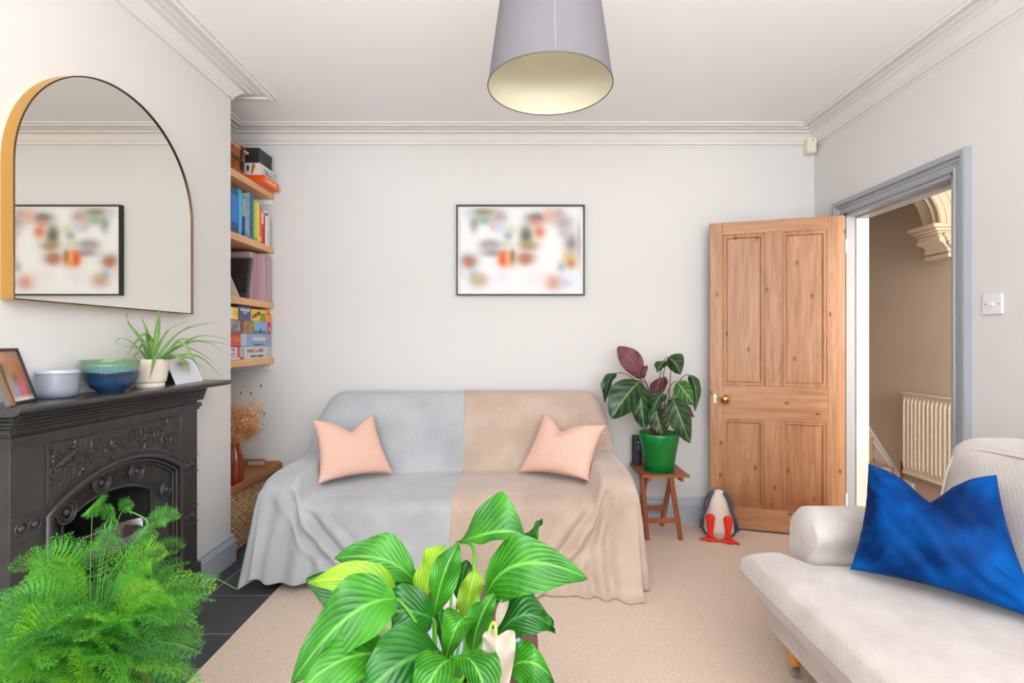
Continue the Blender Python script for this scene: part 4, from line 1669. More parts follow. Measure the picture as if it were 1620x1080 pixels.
coll = [q(370, 195, 90, 34, (136, 128, 96)), q(375, 262, 72, 42, (140, 168, 146)), q(285, 300, 34, 62, (150, 150, 148)), q(520, 240, 56, 50, (176, 150, 140)), q(470, 320, 34, 40, (204, 168, 156), .8),
        q(530, 330, 44, 48, (190, 196, 222), .8), q(625, 355, 44, 40, (204, 206, 168)), q(600, 415, 34, 34, (150, 166, 170)), q(575, 485, 62, 30, (196, 204, 180), .8), q(430, 500, 74, 44, (134, 130, 132)), q(428, 520, 34, 28, (190, 168, 170), .8), q(470, 575, 96, 28, (140, 136, 134), .8),
        q(585, 625, 66, 62, (214, 110, 50)), q(548, 632, 26, 46, (226, 74, 36)), q(600, 620, 24, 40, (240, 168, 84), .8), q(640, 600, 20, 50, (120, 106, 72), .7), q(765, 410, 48, 76, (84, 88, 66)), q(790, 505, 70, 40, (158, 132, 92)), q(760, 620, 70, 48, (150, 112, 96)), q(757, 632, 36, 36, (186, 108, 72), .8),
        q(860, 245, 76, 40, (108, 96, 96)), q(850, 290, 50, 30, (206, 140, 112), .8), q(885, 375, 44, 50, (208, 120, 86)), q(990, 225, 56, 60, (216, 170, 144)), q(1070, 205, 40, 40, (170, 140, 150), .6), q(1110, 290, 66, 58, (168, 154, 152)), q(1110, 385, 40, 40, (184, 172, 184), .7),
        q(1180, 480, 56, 88, (158, 148, 144)), q(1180, 490, 26, 40, (118, 118, 124), .7), q(1170, 640, 56, 70, (202, 160, 96)), q(1178, 680, 30, 34, (168, 88, 40), .7), q(1095, 705, 34, 40, (148, 152, 164), .8), q(1170, 800, 80, 80, (216, 224, 234), .8), q(1015, 845, 64, 56, (202, 138, 118)), q(1120, 850, 50, 30, (186, 192, 200), .8),
        q(235, 650, 64, 52, (132, 118, 92)), q(235, 665, 38, 34, (196, 96, 72), .8), q(275, 760, 36, 42, (168, 188, 210)), q(325, 825, 66, 52, (176, 150, 126)), q(345, 800, 26, 26, (206, 176, 116), .7), q(180, 740, 30, 60, (210, 200, 200), .7), q(540, 790, 60, 50, (218, 212, 232), .7), q(860, 800, 90, 70, (226, 214, 216), .6), q(240, 215, 40, 40, (204, 202, 216), .7),
        q(1250, 480, 14, 160, (170, 164, 158), .8), q(158, 480, 8, 380, (196, 196, 194), .5)]
mb = MB()
picture(mb, (pa.x + fw * 1.7, 3.345, pa.z + fw * 1.7), (1, 0, 0), (0, 0, 1), pb_.x - pa.x - fw * 3.4, pb_.z - pa.z - fw * 3.4, blobs((231, 230, 228), coll), 142, 100)
build(mb, 'photo_collage', vcmat('collage_print', 0.5), t, recalc=False, smooth=0)
mb = MB().box(pa.x + fw * 0.8, pb_.x - fw * 0.8, 3.346, 3.352, pa.z + fw * 0.8, pb_.z - fw * 0.8)
build(mb, 'mount', m_white, t)

# ------------------------------------------------------------------ pendant lamp
LC = Vector((0.112, 1.62, 0))
m_shade, nt_, bs_ = base_mat('lilac_grey_shade')
g_ = nnode(nt_, 'ShaderNodeNewGeometry')
v_ = coords(nt_)
bs_.inputs['Base Color'].default_value = lin((108, 104, 108))
bs_.inputs['Roughness'].default_value = 0.85
bumpn(nt_, bs_, noisen(nt_, v_, 300, 2), 0.15, 0.002)
m_shadein = mat('cream_shade_lining', (220, 214, 188), 0.7)
t = thing('pendant_lamp', 'lilac grey tapered pendant lamp with a cream lining hanging from the ceiling', 'lamp', LC + Vector((0, 0, ZC)))
z0_, z1_, r0, r1 = 2.020, 2.33, 0.2, 0.156
mb = MB().lathe([(r0, z0_), (r0 - (r0 - r1) * 0.5, (z0_ + z1_) / 2), (r1, z1_)], LC, 96)
sh_ = build(mb, 'lamp_shade', m_shade, t, smooth=180)
mb = MB().tube([LC + Vector((0.002, -r0 - 0.0008, z0_ + 0.004)), LC + Vector((0.002, -r1 - 0.0008, z1_))], 0.0008, 5)
build(mb, 'seam', mat('seam_thread', (168, 162, 172), 0.8), sh_)
mb = MB().lathe([(r0 - 0.0015, z0_ + 0.001), (r1 - 0.0015, z1_ - 0.001)], LC, 96)
build(mb, 'lining', m_shadein, t, smooth=180)
mb = MB().tube([LC + Vector((r0 * math.cos(a), r0 * math.sin(a), z0_)) for a in [2 * PI * k / 72 for k in range(72)]], 0.0019, 8, closed=True)
build(mb, 'rim', m_dark, t)
mb = MB()
for k in range(3):
    a = k * 2.094 + 0.5
    mb.tube([LC + Vector((r1 * math.cos(a), r1 * math.sin(a), z1_ - 0.005)), LC + Vector((0.02 * math.cos(a), 0.02 * math.sin(a), z1_ - 0.03))], 0.002, 6)
build(mb, 'spider_fitting', m_white, t)
mb = MB().lathe([(0.0, 2.335), (0.012, 2.335), (0.02, 2.32), (0.02, 2.26), (0.014, 2.255), (0, 2.255)], LC, 20)
build(mb, 'lamp_holder', m_plastic, t)
mb = MB().lathe([(0.0, 2.258), (0.013, 2.255), (0.014, 2.24), (0.024, 2.215), (0.030, 2.19), (0.026, 2.165), (0.014, 2.15), (0, 2.147)], LC, 24)
build(mb, 'bulb', mat('pearl_bulb', (238, 236, 230), 0.3), t)
mb = MB().tube([LC + Vector((0, 0, 2.33)), LC + Vector((0, 0, ZC - 0.02))], 0.003, 8)
build(mb, 'cord', m_plastic, t)
mb = MB().lathe([(0, ZC - 0.03), (0.03, ZC - 0.03), (0.045, ZC - 0.01), (0.05, ZC), (0, ZC)], LC, 30)
build(mb, 'ceiling_rose', m_plastic, t)

# ------------------------------------------------------------------ sensor, light switch
t = thing('motion_sensor', 'small cream motion sensor high in the corner beside the back wall', 'sensor', (1.965, 3.33, 2.46))
mb = roundbox(MB(), 1.925, 1.985, 3.30, YB, 2.44, 2.545, 0.012, n=4)
build(mb, 'casing', m_cream, t)
mb = roundbox(MB(), 1.938, 1.972, 3.293, 3.304, 2.455, 2.50, 0.005, n=3)
build(mb, 'lens', mat('sensor_lens', (226, 222, 214), 0.3), t)
build(MB().ball((1.955, 3.30, 2.522), 0.004, 8), 'indicator', m_bronze, t)

t = thing('light_switch', 'white square light switch on the right wall beside the doorway', 'light switch', (XR, 2.10, 1.356))
mb = roundbox(MB(), XR - 0.009, XR, 2.057, 2.143, 1.313, 1.399, 0.003, n=4)
build(mb, 'plate', mat('switch_plastic', (226, 224, 226), 0.35), t)
mb = roundbox(MB(), XR - 0.013, XR - 0.008, 2.09, 2.112, 1.349, 1.366, 0.002, n=3)
build(mb, 'rocker', m_plastic, t)
for y in (2.07, 2.13):
    build(MB().lathe([(0, 0), (0.003, 0), (0.003, 0.0015), (0, 0.0015)], (0, 0, 0), 12).__class__().ball((XR - 0.009, y, 1.356), 0.003, 8, (0.4, 1, 1)), 'screw', m_dark, t)

# ------------------------------------------------------------------ alcove shelves
SXF = -1.612
SZ = [2.187, 1.827, 1.460, 1.093]       # top faces
SN = ['second shelf from the floor', '']
slab = ['topmost pale wooden shelf in the alcove, holding the wicker hamper', 'second pale wooden shelf from the top in the alcove, holding books',
        'third pale wooden shelf from the top in the alcove, holding the mauve files', 'lowest pale wooden shelf in the alcove, holding the board games']
for k, z in enumerate(SZ):
    t = thing('shelf', slab[k], 'shelf', (-1.75, 3.04, z - 0.042), 'alcove shelves')
    build(MB().box(XA, SXF, YC, YB, z - 0.042, z), 'board', m_shelf, t, bevel=0.0015)
    mb = MB().box(XA + 0.005, SXF - 0.01, YB - 0.018, YB, z - 0.078, z - 0.043)
    mb.box(XA, XA + 0.018, YC, YB - 0.02, z - 0.078, z - 0.043)
    bt = build(mb, 'batten', m_white, t, bevel=0.001)
    for x in (-1.80, -1.68):
        build(MB().ball((x, YB - 0.0185, z - 0.058), 0.003, 8), 'screw', m_hole, bt)


def spine_book(y0, y1, z0, h, xf, depth, col, label, col2=None, title=None, band=None, group='books on the second shelf from the top'):
    t = thing('book', label, 'book', ((xf - depth / 2), (y0 + y1) / 2, z0), group)
    m = mat('cover_' + str(col), col, 0.4, coat=0.3)
    mb = MB()
    mb.box(xf - depth, xf - 0.003, y0, y0 + 0.002, z0, z0 + h).box(xf - depth, xf - 0.003, y1 - 0.002, y1, z0, z0 + h)
    n = 8

    def fn(u, v):
        a = -PI / 2 + PI * u
        return Vector((xf - 0.004 + 0.004 * math.cos(a), (y0 + y1) / 2 + (y1 - y0) / 2 * math.sin(a), z0 + h * v))
    mb.grid(fn, n, 1)
    cv = build(mb, 'cover', m, t, smooth=60)
    build(MB().box(xf - depth + 0.002, xf - 0.006, y0 + 0.002, y1 - 0.002, z0 + 0.002, z0 + h - 0.003), 'pages', m_pages, t)
    if band:
        for (a, b_, bc) in band:
            build(MB().box(xf - 0.001, xf + 0.0006, y0 + 0.002, y1 - 0.002, z0 + h * a, z0 + h * b_), 'spine_panel', mat('band_' + str(bc), bc, 0.5), cv)
    return t


m_pages = mat('paper', (232, 226, 212), 0.8)
m_ink = mat('black_ink', (30, 30, 34), 0.6)
m_wink = mat('white_ink', (244, 242, 236), 0.6)
m_orink = mat('orange_ink', (240, 150, 60), 0.6)
z = SZ[1]
bk = [(2.800, 2.842, .262, -1.628, .20, (72, 92, 126), 'slate blue book partly hidden by the chimney breast edge', None),
      (2.844, 2.872, .258, -1.626, .20, (74, 66, 110), 'purple spined book beside the bright blue books', [(.1, .3, (196, 96, 70)), (.4, .85, (210, 214, 226))]),
      (2.874, 2.945, .262, -1.624, .21, (22, 104, 178), 'thick bright blue book with a teal top on the books shelf', [(.0, .22, (46, 74, 118)), (.25, .82, (36, 128, 204)), (.86, 1.0, (36, 96, 108))]),
      (2.947, 2.985, .268, -1.622, .21, (64, 158, 204), 'sky blue book beside the large map atlas', [(.1, .9, (86, 176, 214))])]
for y0_, y1_, h, xf, d, col, lb, bd in bk:
    spine_book(y0_, y1_, z, h, xf, d, col, lb, band=bd)
# large atlas whose front cover faces the room
t = spine_book(3.035, 3.072, z, .272, -1.597, .25, (30, 92, 122), 'tall atlas with a map and navy panel on its cover beside the teal book')
cvx0, cvx1 = -1.70, -1.603
mb = MB().box(cvx0 - .12, cvx1, 3.0335, 3.035, z + .003, z + .269)
cv = build(mb, 'front_cover', mat('atlas_cover', (178, 196, 204), 0.4, var=(30, (120, 150, 172)), coat=.3), t)
build(MB().box(cvx0 + .008, cvx1 - .028, 3.0325, 3.0335, z + .13, z + .235), 'map_panel', mat('map_cream', (214, 218, 186), 0.5, var=(40, (176, 200, 190))), cv)
build(MB().box(cvx0 - .01, cvx1 - .028, 3.0325, 3.0335, z + .012, z + .125), 'navy_panel', mat('navy_print', (66, 84, 148), 0.5, var=(60, (84, 104, 164))), cv)
bk = [(3.076, 3.112, .235, -1.618, .18, (60, 168, 168), 'teal book between the atlas and the lime book', [(.05, .3, (70, 140, 190))]),
      (3.114, 3.150, .248, -1.616, .19, (178, 208, 74), 'lime green book between the teal and yellow books', [(.0, .1, (120, 180, 70))]),
      (3.152, 3.176, .244, -1.616, .19, (246, 214, 66), 'yellow book between the lime and orange books', None),
      (3.178, 3.204, .212, -1.618, .17, (244, 128, 36), 'orange book beside the yellow book', [(.05, .18, (250, 200, 70))]),
      (3.206, 3.232, .208, -1.618, .17, (216, 70, 68), 'red book with a pale band at the top of its spine', [(.6, .95, (238, 220, 214))]),
      (3.234, 3.252, .204, -1.618, .17, (170, 44, 50), 'narrow dark red book beside the white books', [(.0, .9, (186, 60, 62))]),
      (3.254, 3.286, .222, -1.618, .17, (236, 226, 214), 'cream book with a small dark mark at the top of its spine', [(.86, .93, (50, 50, 60))]),
      (3.288, 3.318, .210, -1.618, .17, (226, 214, 206), 'off-white book second from the right end of the shelf', [(.1, .5, (210, 190, 186))]),
      (3.320, 3.338, .182, -1.618, .17, (168, 176, 196), 'pale blue grey book at the right end of the shelf', None)]
for y0_, y1_, h, xf, d, col, lb, bd in bk:
    spine_book(y0_, y1_, z, h, xf, d, col, lb, band=bd)

# third shelf: mauve files, dark frame, cream board
z = SZ[2]
m_mauve = mat('mauve_card', (190, 158, 166), 0.6, bump=(80, 0.05))
for k, (xa, xb, ya, yb, h, lb) in enumerate(((-1.86, -1.62, 3.235, 3.345, .315, 'mauve box file at the right end of the third shelf'), (-1.86, -1.66, 3.15, 3.232, .315, 'mauve box file behind the dark frame on the third shelf'))):
    t = thing('box_file', lb, 'file', ((xa + xb) / 2, (ya + yb) / 2, z), 'mauve box files')
    build(MB().box(xa, xb, ya, yb, z, z + h - .01), 'case', m_mauve, t, bevel=0.004)
    build(MB().box(xb - .001, xb + .0015, ya + .03, ya + .033, z + .006, z + h - .006).box(xb - .001, xb + .0015, ya + .04, ya + .042, z + .006, z + h - .006), 'spine_crease', mat('mauve_crease%d' % k, (168, 136, 146), 0.7), t)
t = thing('dark_plaque', 'dark framed panel leaning on the third shelf in front of the mauve files', 'picture frame', (-1.72, 3.06, z))
up = Vector((-0.0, 0.2, 0.98)).normalized()
ax = Vector((1, 0.05, 0)).normalized()
nn = ax.cross(up)
c0 = Vector((-1.757, 3.045, z + 0.014))
Hh = 0.238
mb = MB()
mb.obox(c0 + up * Hh / 2 + ax * 0.0, ax * 0.125, up * Hh / 2, nn * 0.006)
build(mb, 'panel', mat('dark_slate_print', (40, 36, 36), 0.35, var=(9, (58, 52, 50))), t)
mb = MB()
for s_ in (-1, 1):
    mb.obox(c0 + up * Hh / 2 + ax * 0.128 * s_, ax * 0.007, up * (Hh / 2 + .007), nn * 0.013)
mb.obox(c0 + up * (Hh + 0.0), ax * 0.125, up * 0.007, nn * 0.013).obox(c0 + up * 0.007, ax * 0.125, up * 0.007, nn * 0.013)
build(mb, 'frame', mat('charcoal_wood', (66, 64, 66), 0.4), t, bevel=.001)
mb = MB()
mb.prism([(-0.17, 0), (0.075, 0), (-0.04, 0.25), (-0.17, 0.25)], (-1.695, 2.95, z + .002), (1, 0, 0), (0, 0.06, .998), (0, 0.006, 0))
one(mb, 'canvas_board', mat('cream_canvas', (222, 206, 184), 0.8), 'cream slanting board at the left of the third shelf', 'board', (-1.75, 2.90, z))

# board games on the lowest shelf
z = SZ[3]


def game(y0, y1, z0, z1, xf, col, label, panels=(), words=(), var=None, depth=.24):
    t = thing('board_game', label, 'board game', (xf - depth / 2, (y0 + y1) / 2, z0), 'board games on the lowest shelf')
    m = mat('game_' + str(col), col, 0.4, var=var, coat=.2)
    bd_ = build(MB().box(xf - depth, xf, y0 + .0008, y1 - .0008, z0, z1 - .0008), 'box', m, t, bevel=.001)
    H_, W_ = z1 - z0, y1 - y0
    for (a, b_, c_, d_, pc, vr) in panels:
        build(MB().box(xf - .0005, xf + .0005, y0 + W_ * a, y0 + W_ * b_, z0 + H_ * c_, z0 + H_ * d_), 'printed_panel', mat('print_' + str(pc), pc, .45, var=vr), t)
    for (s_, u_, v_, size, m_, rot, xs2) in words:
        writing(s_, size, m_, t, (xf + .0012, y0 + W_ * u_, z0 + H_ * v_), (0, math.cos(rot), math.sin(rot)), (0, -math.sin(rot), math.cos(rot)), align='CENTER', xs=xs2)
    return t


m_navyink = mat('navy_ink', (48, 58, 86), .6)
m_redink = mat('red_ink', (196, 60, 50), .6)
m_greyink = mat('grey_ink', (110, 116, 122), .6)
x1 = -1.622
game(2.77, 3.005, z, z + .014, x1, (206, 70, 72), 'thin red and white game box at the very bottom left', [(.4, .8, .2, .9, (236, 232, 232), None)])
game(2.77, 3.005, z + .014, z + .076, x1, (220, 78, 84), 'red game box with a white panel and grey figures, bottom left', [(.3, .68, .05, .95, (232, 232, 238), (30, (200, 204, 214))), (.82, .98, .08, .98, (214, 222, 228), (60, (96, 108, 116)))],
     [('ALPS', .5, .3, .022, m_greyink, 0, 1), ('M', .5, .68, .03, m_navyink, 0, 1.6)])
game(3.010, 3.335, z, z + .076, x1, (198, 206, 204), 'pale grey train game box, lowest at the right of the pile', [(.86, .97, .1, .9, (150, 160, 166), (60, (206, 212, 214)))],
     [('TICKET', .22, .64, .029, m_redink, 0, .95), ('to', .43, .6, .018, m_navyink, 0, 1), ('RIDE', .60, .66, .031, m_redink, 0, .95), ('NORDIC COUNTRIES', .45, .2, .016, m_ink, 0, 1.0)])
game(2.77, 2.965, z + .077, z + .156, x1, (206, 62, 58), 'red game box with orange lettering, above the red and white one', [(.0, 1.0, .86, .95, (190, 50, 50), None)],
     [('CATAN', .66, .5, .047, m_orink, 0, .8)])
game(2.970, 3.335, z + .077, z + .156, x1, (138, 164, 200), 'light blue game box with white title and bird, above the train game', [(.0, .17, .02, .98, (196, 190, 196), (30, (168, 176, 200))), (.84, .94, .3, .72, (224, 180, 170), (90, (196, 110, 96)))],
     [('WINGSPAN', .57, .55, .036, m_wink, 0, .86), ('COMPETITIVE BIRD COLLECTION', .56, .14, .008, m_navyink, 0, 1)])
game(2.77, 2.995, z + .157, z + .233, x1, (120, 112, 108), 'grey brown castle game box on the left of the third row', [(.35, .78, .2, .98, (150, 160, 170), (22, (96, 80, 66))), (.86, .99, 0, 1, (148, 40, 46), None)],
     [('I', .82, .75, .026, m_wink, 0, 1), ('S', .82, .5, .022, m_wink, 0, 1), ('2', .82, .25, .024, m_wink, 0, 1)])
game(3.000, 3.335, z + .157, z + .233, x1, (124, 172, 212), 'blue sky game box with a red end on the right of the third row', [(.0, .36, .0, 1, (196, 160, 70), (55, (92, 70, 50))), (.36, .84, .0, .25, (110, 130, 140), (40, (70, 110, 160))), (.87, 1, 0, 1, (206, 48, 56), None), (.58, .62, .1, .42, (40, 60, 100), None), (.55, .65, .1, .2, (40, 60, 100), None)],
     [('B', .935, .38, .034, m_wink, 0, 1)])
game(2.77, 2.943, z + .234, z + .305, x1, (244, 206, 54), 'yellow game box with a white bubble at the top left of the pile', [(.4, .66, .1, .95, (226, 222, 206), None)], [('-;-', .85, .55, .04, m_redink, 0, 1)])
game(2.947, 3.085, z + .234, z + .318, x1, (66, 74, 130), 'navy game box in the middle of the top row', [], [('WINGSPAN', .5, .72, .025, m_wink, 0, .8), ('EUROPE', .5, .52, .011, m_wink, 0, 1)], var=(20, (78, 80, 128)))
game(3.089, 3.335, z + .234, z + .309, x1, (240, 190, 66), 'yellow and orange jungle game box at the right end of the top row', [(.44, .70, .04, .7, (150, 170, 66), (60, (96, 120, 60))), (.72, 1, 0, 1, (236, 146, 40), None)],
     [('KARUBA', .24, .52, .034, m_ink, .35, .8), ('H&B', .87, .7, .016, m_redink, 0, 1)])

# top shelf: wicker hamper, boxes
m_wick = mat('wicker', (196, 118, 62), .55, var=(40, (150, 80, 40)), bump=(90, .3))
m_leather = mat('dark_leather', (56, 40, 34), .5)
z = SZ[0]
t = thing('picnic_hamper', 'wicker picnic hamper with leather straps on the topmost shelf', 'hamper', (-1.745, 2.90, z))


def wick(xc, y0, y1, z0, z1, hx_, nz=14):
    yc, hy = (y0 + y1) / 2, (y1 - y0) / 2

    def fn(u, v):
        a = u * 2 * PI
        c_, s_ = math.cos(a), math.sin(a)
        k = 1 / max(abs(c_) ** 6 + abs(s_) ** 6, 1e-6) ** (1 / 6)
        w = 0.003 * math.sin(u * 2 * PI * 42 + PI * int(v * nz)) + 0.0016 * math.sin(v * nz * 2 * PI)
        return Vector((xc + (hx_ + w) * c_ * k, yc + (hy + w) * s_ * k, z0 + (z1 - z0) * v))
    return MB().grid(fn, 252, nz * 4, cu=True, cap=True)


build(wick(-1.745, 2.735, 3.058, z, z + .095, .115), 'basket', m_wick, t, smooth=60)
ld = build(wick(-1.745, 2.73, 3.062, z + .100, z + .150, .118, 6), 'lid', m_wick, t, smooth=60)
mb = roundbox(MB(), -1.862, -1.622, 2.728, 3.066, z + .150, z + .163, .005, n=4)
build(mb, 'lid_rim', mat('split_willow', (214, 146, 96), .5), ld)
for y in (2.80, 2.985):
    mb = MB().box(-1.626, -1.617, y - .011, y + .011, z + .03, z + .166).box(-1.74, -1.617, y - .011, y + .011, z + .163, z + .168)
    mb.ball((-1.618, y, z + .10), .013, 10, (.5, 1.3, 1.6)).ball((-1.616, y, z + .05), .012, 10, (.5, 1, 2.4))
    s_ = build(mb, 'strap', m_leather, t)
    build(MB().box(-1.6165, -1.6135, y - .014, y + .014, z + .085, z + .105), 'buckle', m_brass, s_)
mb = MB().tube(bezl([(-1.62, 2.83, z + .085), (-1.60, 2.88, z + .06), (-1.60, 2.93, z + .06), (-1.62, 2.975, z + .085)], 14), .006, 8)
build(mb, 'handle', m_leather, t)
# orange, white and black boxes piled beside it
t = thing('board_game', 'flat bright orange game box at the right end of the topmost shelf', 'board game', (-1.64, 3.21, z), 'boxes piled on the topmost shelf')
m_or = mat('orange_print', (236, 84, 30), .4, coat=.3)
build(MB().box(-1.80, -1.558, 3.112, 3.315, z, z + .045), 'box', m_or, t, bevel=.0015)
build(MB().box(-1.559, -1.5572, 3.13, 3.30, z + .008, z + .037), 'printed_panel', mat('orange_light', (240, 122, 80), .5), t)
writing('CAMEL UP', .026, mat('yellow_ink', (250, 214, 110), .5), t, (-1.5565, 3.21, z + .022), (0, 1, 0), (0, 0, 1), align='CENTER')
t = thing('board_game', 'white game box with a golden cone picture, between orange and black boxes', 'board game', (-1.68, 3.21, z + .046), 'boxes piled on the topmost shelf')
z2 = z + .046
build(MB().box(-1.80, -1.588, 3.125, 3.315, z2, z2 + .078), 'box', mat('white_print', (226, 220, 212), .4), t, bevel=.0015)
mb = MB().obox((-1.632, 3.1245, z2 + .04), (.003, 0, -.008), (.009, 0, .006), (0, .0006, 0))
mb = MB().prism([(-.012, -.03), (-.004, -.032), (.014, .016), (.010, .034), (-.004, .034), (-.010, .014)], (-1.630, 3.1242, z2 + .040), (1, 0, 0), (0, 0, 1), (0, .001, 0))
build(mb, 'printed_cone', mat('gold_print', (176, 120, 50), .4), t)
build(MB().box(-1.668, -1.655, 3.1242, 3.1252, z2 + .03, z2 + .062), 'printed_mark', m_ink, t)
mb = MB()
for a_, c_, d_, e_ in ((3.175, 3.295, .016, .020), (3.175, 3.295, .054, .058), (3.175, 3.179, .016, .058), (3.291, 3.295, .016, .058)):
    mb.box(-1.5885, -1.5874, a_, c_, z2 + d_, z2 + e_)
build(mb, 'label_border', m_ink, t)
writing('Box', .034, m_ink, t, (-1.5872, 3.235, z2 + .037), (0, 1, 0), (0, 0, 1), align='CENTER', xs=1.4)
t = thing('storage_box', 'black cube shaped box on top of the white box on the topmost shelf', 'box', (-1.69, 3.21, z2 + .078), 'boxes piled on the topmost shelf')
build(MB().box(-1.78, -1.594, 3.125, 3.29, z2 + .0785, z2 + .168), 'body', mat('black_card', (38, 38, 40), .5), t, bevel=.002)
build(MB().box(-1.782, -1.592, 3.123, 3.292, z2 + .14, z2 + .172), 'lid', mat('black_card_lid', (44, 44, 46), .5), t, bevel=.002)

# ------------------------------------------------------------------ laundry basket, tray, vase with dried flowers
m_sea = mat('seagrass', (222, 184, 138), .75, var=(35, (182, 136, 92)), bump=(70, .4))
t = thing('wicker_basket', 'tall plaited seagrass basket standing in the alcove under the wooden tray', 'basket', (-1.735, 3.03, 0))


def plait(u, v):
    a = u * 2 * PI
    c_, s_ = math.cos(a), math.sin(a)
    k = 1 / (abs(c_) ** 8 + abs(s_) ** 8) ** (1 / 8)
    row = v * 17
    ph = (row % 1)
    w = .006 * math.sqrt(abs(math.sin(PI * ph))) + .0035 * math.sin(u * 2 * PI * 46 + ph * 2.4 + (PI if int(row) % 2 else 0))
    tp = .93 + .07 * v
    return Vector((-1.72 + (.134 * tp + w) * c_ * k, 3.02 + (.255 * tp + w) * s_ * k, .004 + .352 * v))


build(MB().grid(plait, 276, 17 * 7, cu=True, cap=True), 'body', m_sea, t, smooth=70)
t = thing('serving_tray', 'brown wooden tray with cut handles lying on top of the seagrass basket', 'tray', (-1.72, 3.03, .365))
tx0, tx1, ty0, ty1, tz = -1.885, -1.545, 2.735, 3.325, .362
build(MB().box(tx0, tx1, ty0, ty1, tz, tz + .012), 'base', m_tray, t, bevel=.001)
for xa in (tx1 - .012, tx0):
    build(MB().box(xa, xa + .012, ty0, ty1, tz + .012, tz + .042), 'side_rim', m_tray, t, bevel=.002)
for y in (ty0, ty1 - .014):
    mb = MB().box(tx0 + .012, tx1 - .012, y, y + .014, tz + .012, tz + .024)
    mb.box(tx0 + .012, -1.77, y, y + .014, tz + .024, tz + .058).box(-1.655, tx1 - .012, y, y + .014, tz + .024, tz + .050).box(-1.77, -1.655, y, y + .014, tz + .050, tz + .062)
    build(mb, 'handle_rim', m_tray, t, bevel=.002)
vc = Vector((-1.618, 2.875, tz + .012))
t = thing('vase', 'fluted amber glass vase holding dried flowers on the wooden tray', 'vase', vc)
m_amber = mat('amber_glass', (176, 78, 44), .08, trans=.55, coat=.8, ior=1.2)
vp = [(0, 0), (.040, 0), (.050, .006), (.056, .04), (.055, .12), (.050, .175), (.040, .205), (.037, .225), (.040, .245), (.037, .245), (.034, .22), (.046, .17), (.050, .04), (.04, .012), (0, .012)]
build(MB().lathe(vp, vc, 96, fn=lambda r, z_, a: (r * (1 + .05 * math.cos(a * 12)), z_)), 'glass', m_amber, t)
m_dry = mat('dried_grass', (204, 160, 104), .8, var=(20, (172, 120, 70)))
m_dryp = mat('dried_peach_petals', (232, 164, 110), .8, var=(30, (206, 132, 82)))
m_bunny = mat('dried_seed_heads', (112, 72, 48), .85)
t2 = thing('dried_flowers', 'bunch of dried peach flowers and beige grasses in the amber vase', 'dried flowers', vc + Vector((0, 0, .03)))
rng = random.Random(5)
ms, mp_, mg = MB(), MB(), MB()
top = vc + Vector((0, 0, .235))
for k in range(84):
    a = rng.uniform(0, 2 * PI)
    sp_ = rng.uniform(.02, .15)
    tip = top + Vector((sp_ * math.cos(a) * .9 + .035, sp_ * math.sin(a) * .9 + .03, rng.uniform(.06, .25)))
    if tip.x < -1.88:
        tip.x = -1.86
    if tip.y < YC + .02 and tip.x < XB:
        tip.y = YC + .03
    base = vc + Vector((rng.uniform(-.02, .02), rng.uniform(-.02, .02), .05))
    mid = top + Vector((rng.uniform(-.012, .012), rng.uniform(-.012, .012), 0))
    ms.tube(bezl([base, mid, tip], 5), .0009, 4)
    for j in range(16):
        f = rng.uniform(.55, 1.0)
        p = mid.lerp(tip, f) + Vector((rng.gauss(0, .011), rng.gauss(0, .011), rng.gauss(0, .009)))
        if k % 2:
            d = Vector((rng.gauss(0, 1), rng.gauss(0, 1), rng.gauss(0, 1))).normalized() * .010
            e = d.cross(Vector((rng.gauss(0, 1), rng.gauss(0, 1), rng.gauss(0, 1)))).normalized() * .006
            mp_.add([p - d, p + e, p + d, p - e], [(0, 1, 2, 3)])
        else:
            d = Vector((rng.gauss(0, .6), rng.gauss(0, .6), rng.gauss(.5, .8))).normalized()
            ms.tube([p, p + d * .028], .0006, 3, caps=False)
for k in range(520):
    v3 = Vector((rng.gauss(0, 1), rng.gauss(0, 1), rng.gauss(0, 1))).normalized()
    cc = top + Vector((.062, .06, .055))
    p = cc + v3 * .062 * rng.uniform(.6, 1)
    ms.tube([cc + v3 * .01, p], .0004, 3, caps=False)
    ms.ball(p, .0014, 4)
for (x, y, Y) in ((413, 610, 2.95), (381, 621, 2.9), (418, 654, 2.93), (397, 622, 2.95)):
    p = P(x, y, Y)
    mg.ball(p, .0065, 8, (.7, .7, 1.4))
    ms.tube(bezl([top, top.lerp(p, .6) + Vector((0, 0, .02)), p], 6), .0009, 4)
build(ms, 'stems', m_dry, t2, recalc=False)['kind'] = 'stuff'
build(mp_, 'petals', m_dryp, t2, recalc=False, smooth=0)['kind'] = 'stuff'
build(mg, 'seed_heads', m_bunny, t2)

# ------------------------------------------------------------------ folding stool, speaker, potted calathea
t = thing('side_table', 'small folding slatted wooden stool holding the green plant pot', 'stool', (.90, 3.165, 0))
sx0, sx1, sy0, sy1, sz = .755, 1.045, 3.0, 3.318, .40
for k in range(7):
    y0_ = sy0 + (sy1 - sy0) / 7 * k
    build(MB().box(sx0, sx1, y0_ + .0015, y0_ + (sy1 - sy0) / 7 - .0015, sz - .014, sz), 'slat', m_acacia, t, bevel=.0015)
for x in (sx0 + .035, sx1 - .055):
    build(MB().box(x, x + .02, sy0 + .005, sy1 - .005, sz - .038, sz - .0145), 'bearer', m_acacia, t, bevel=.0015)


def stick(p0, p1, w_, d_):
    p0, p1 = Vector(p0), Vector(p1)
    ax_ = (p1 - p0) / 2
    side_ = Vector((0, 1, 0))
    nn_ = ax_.normalized().cross(side_).normalized()
    return MB().obox((p0 + p1) / 2, ax_, side_ * d_, nn_ * w_)


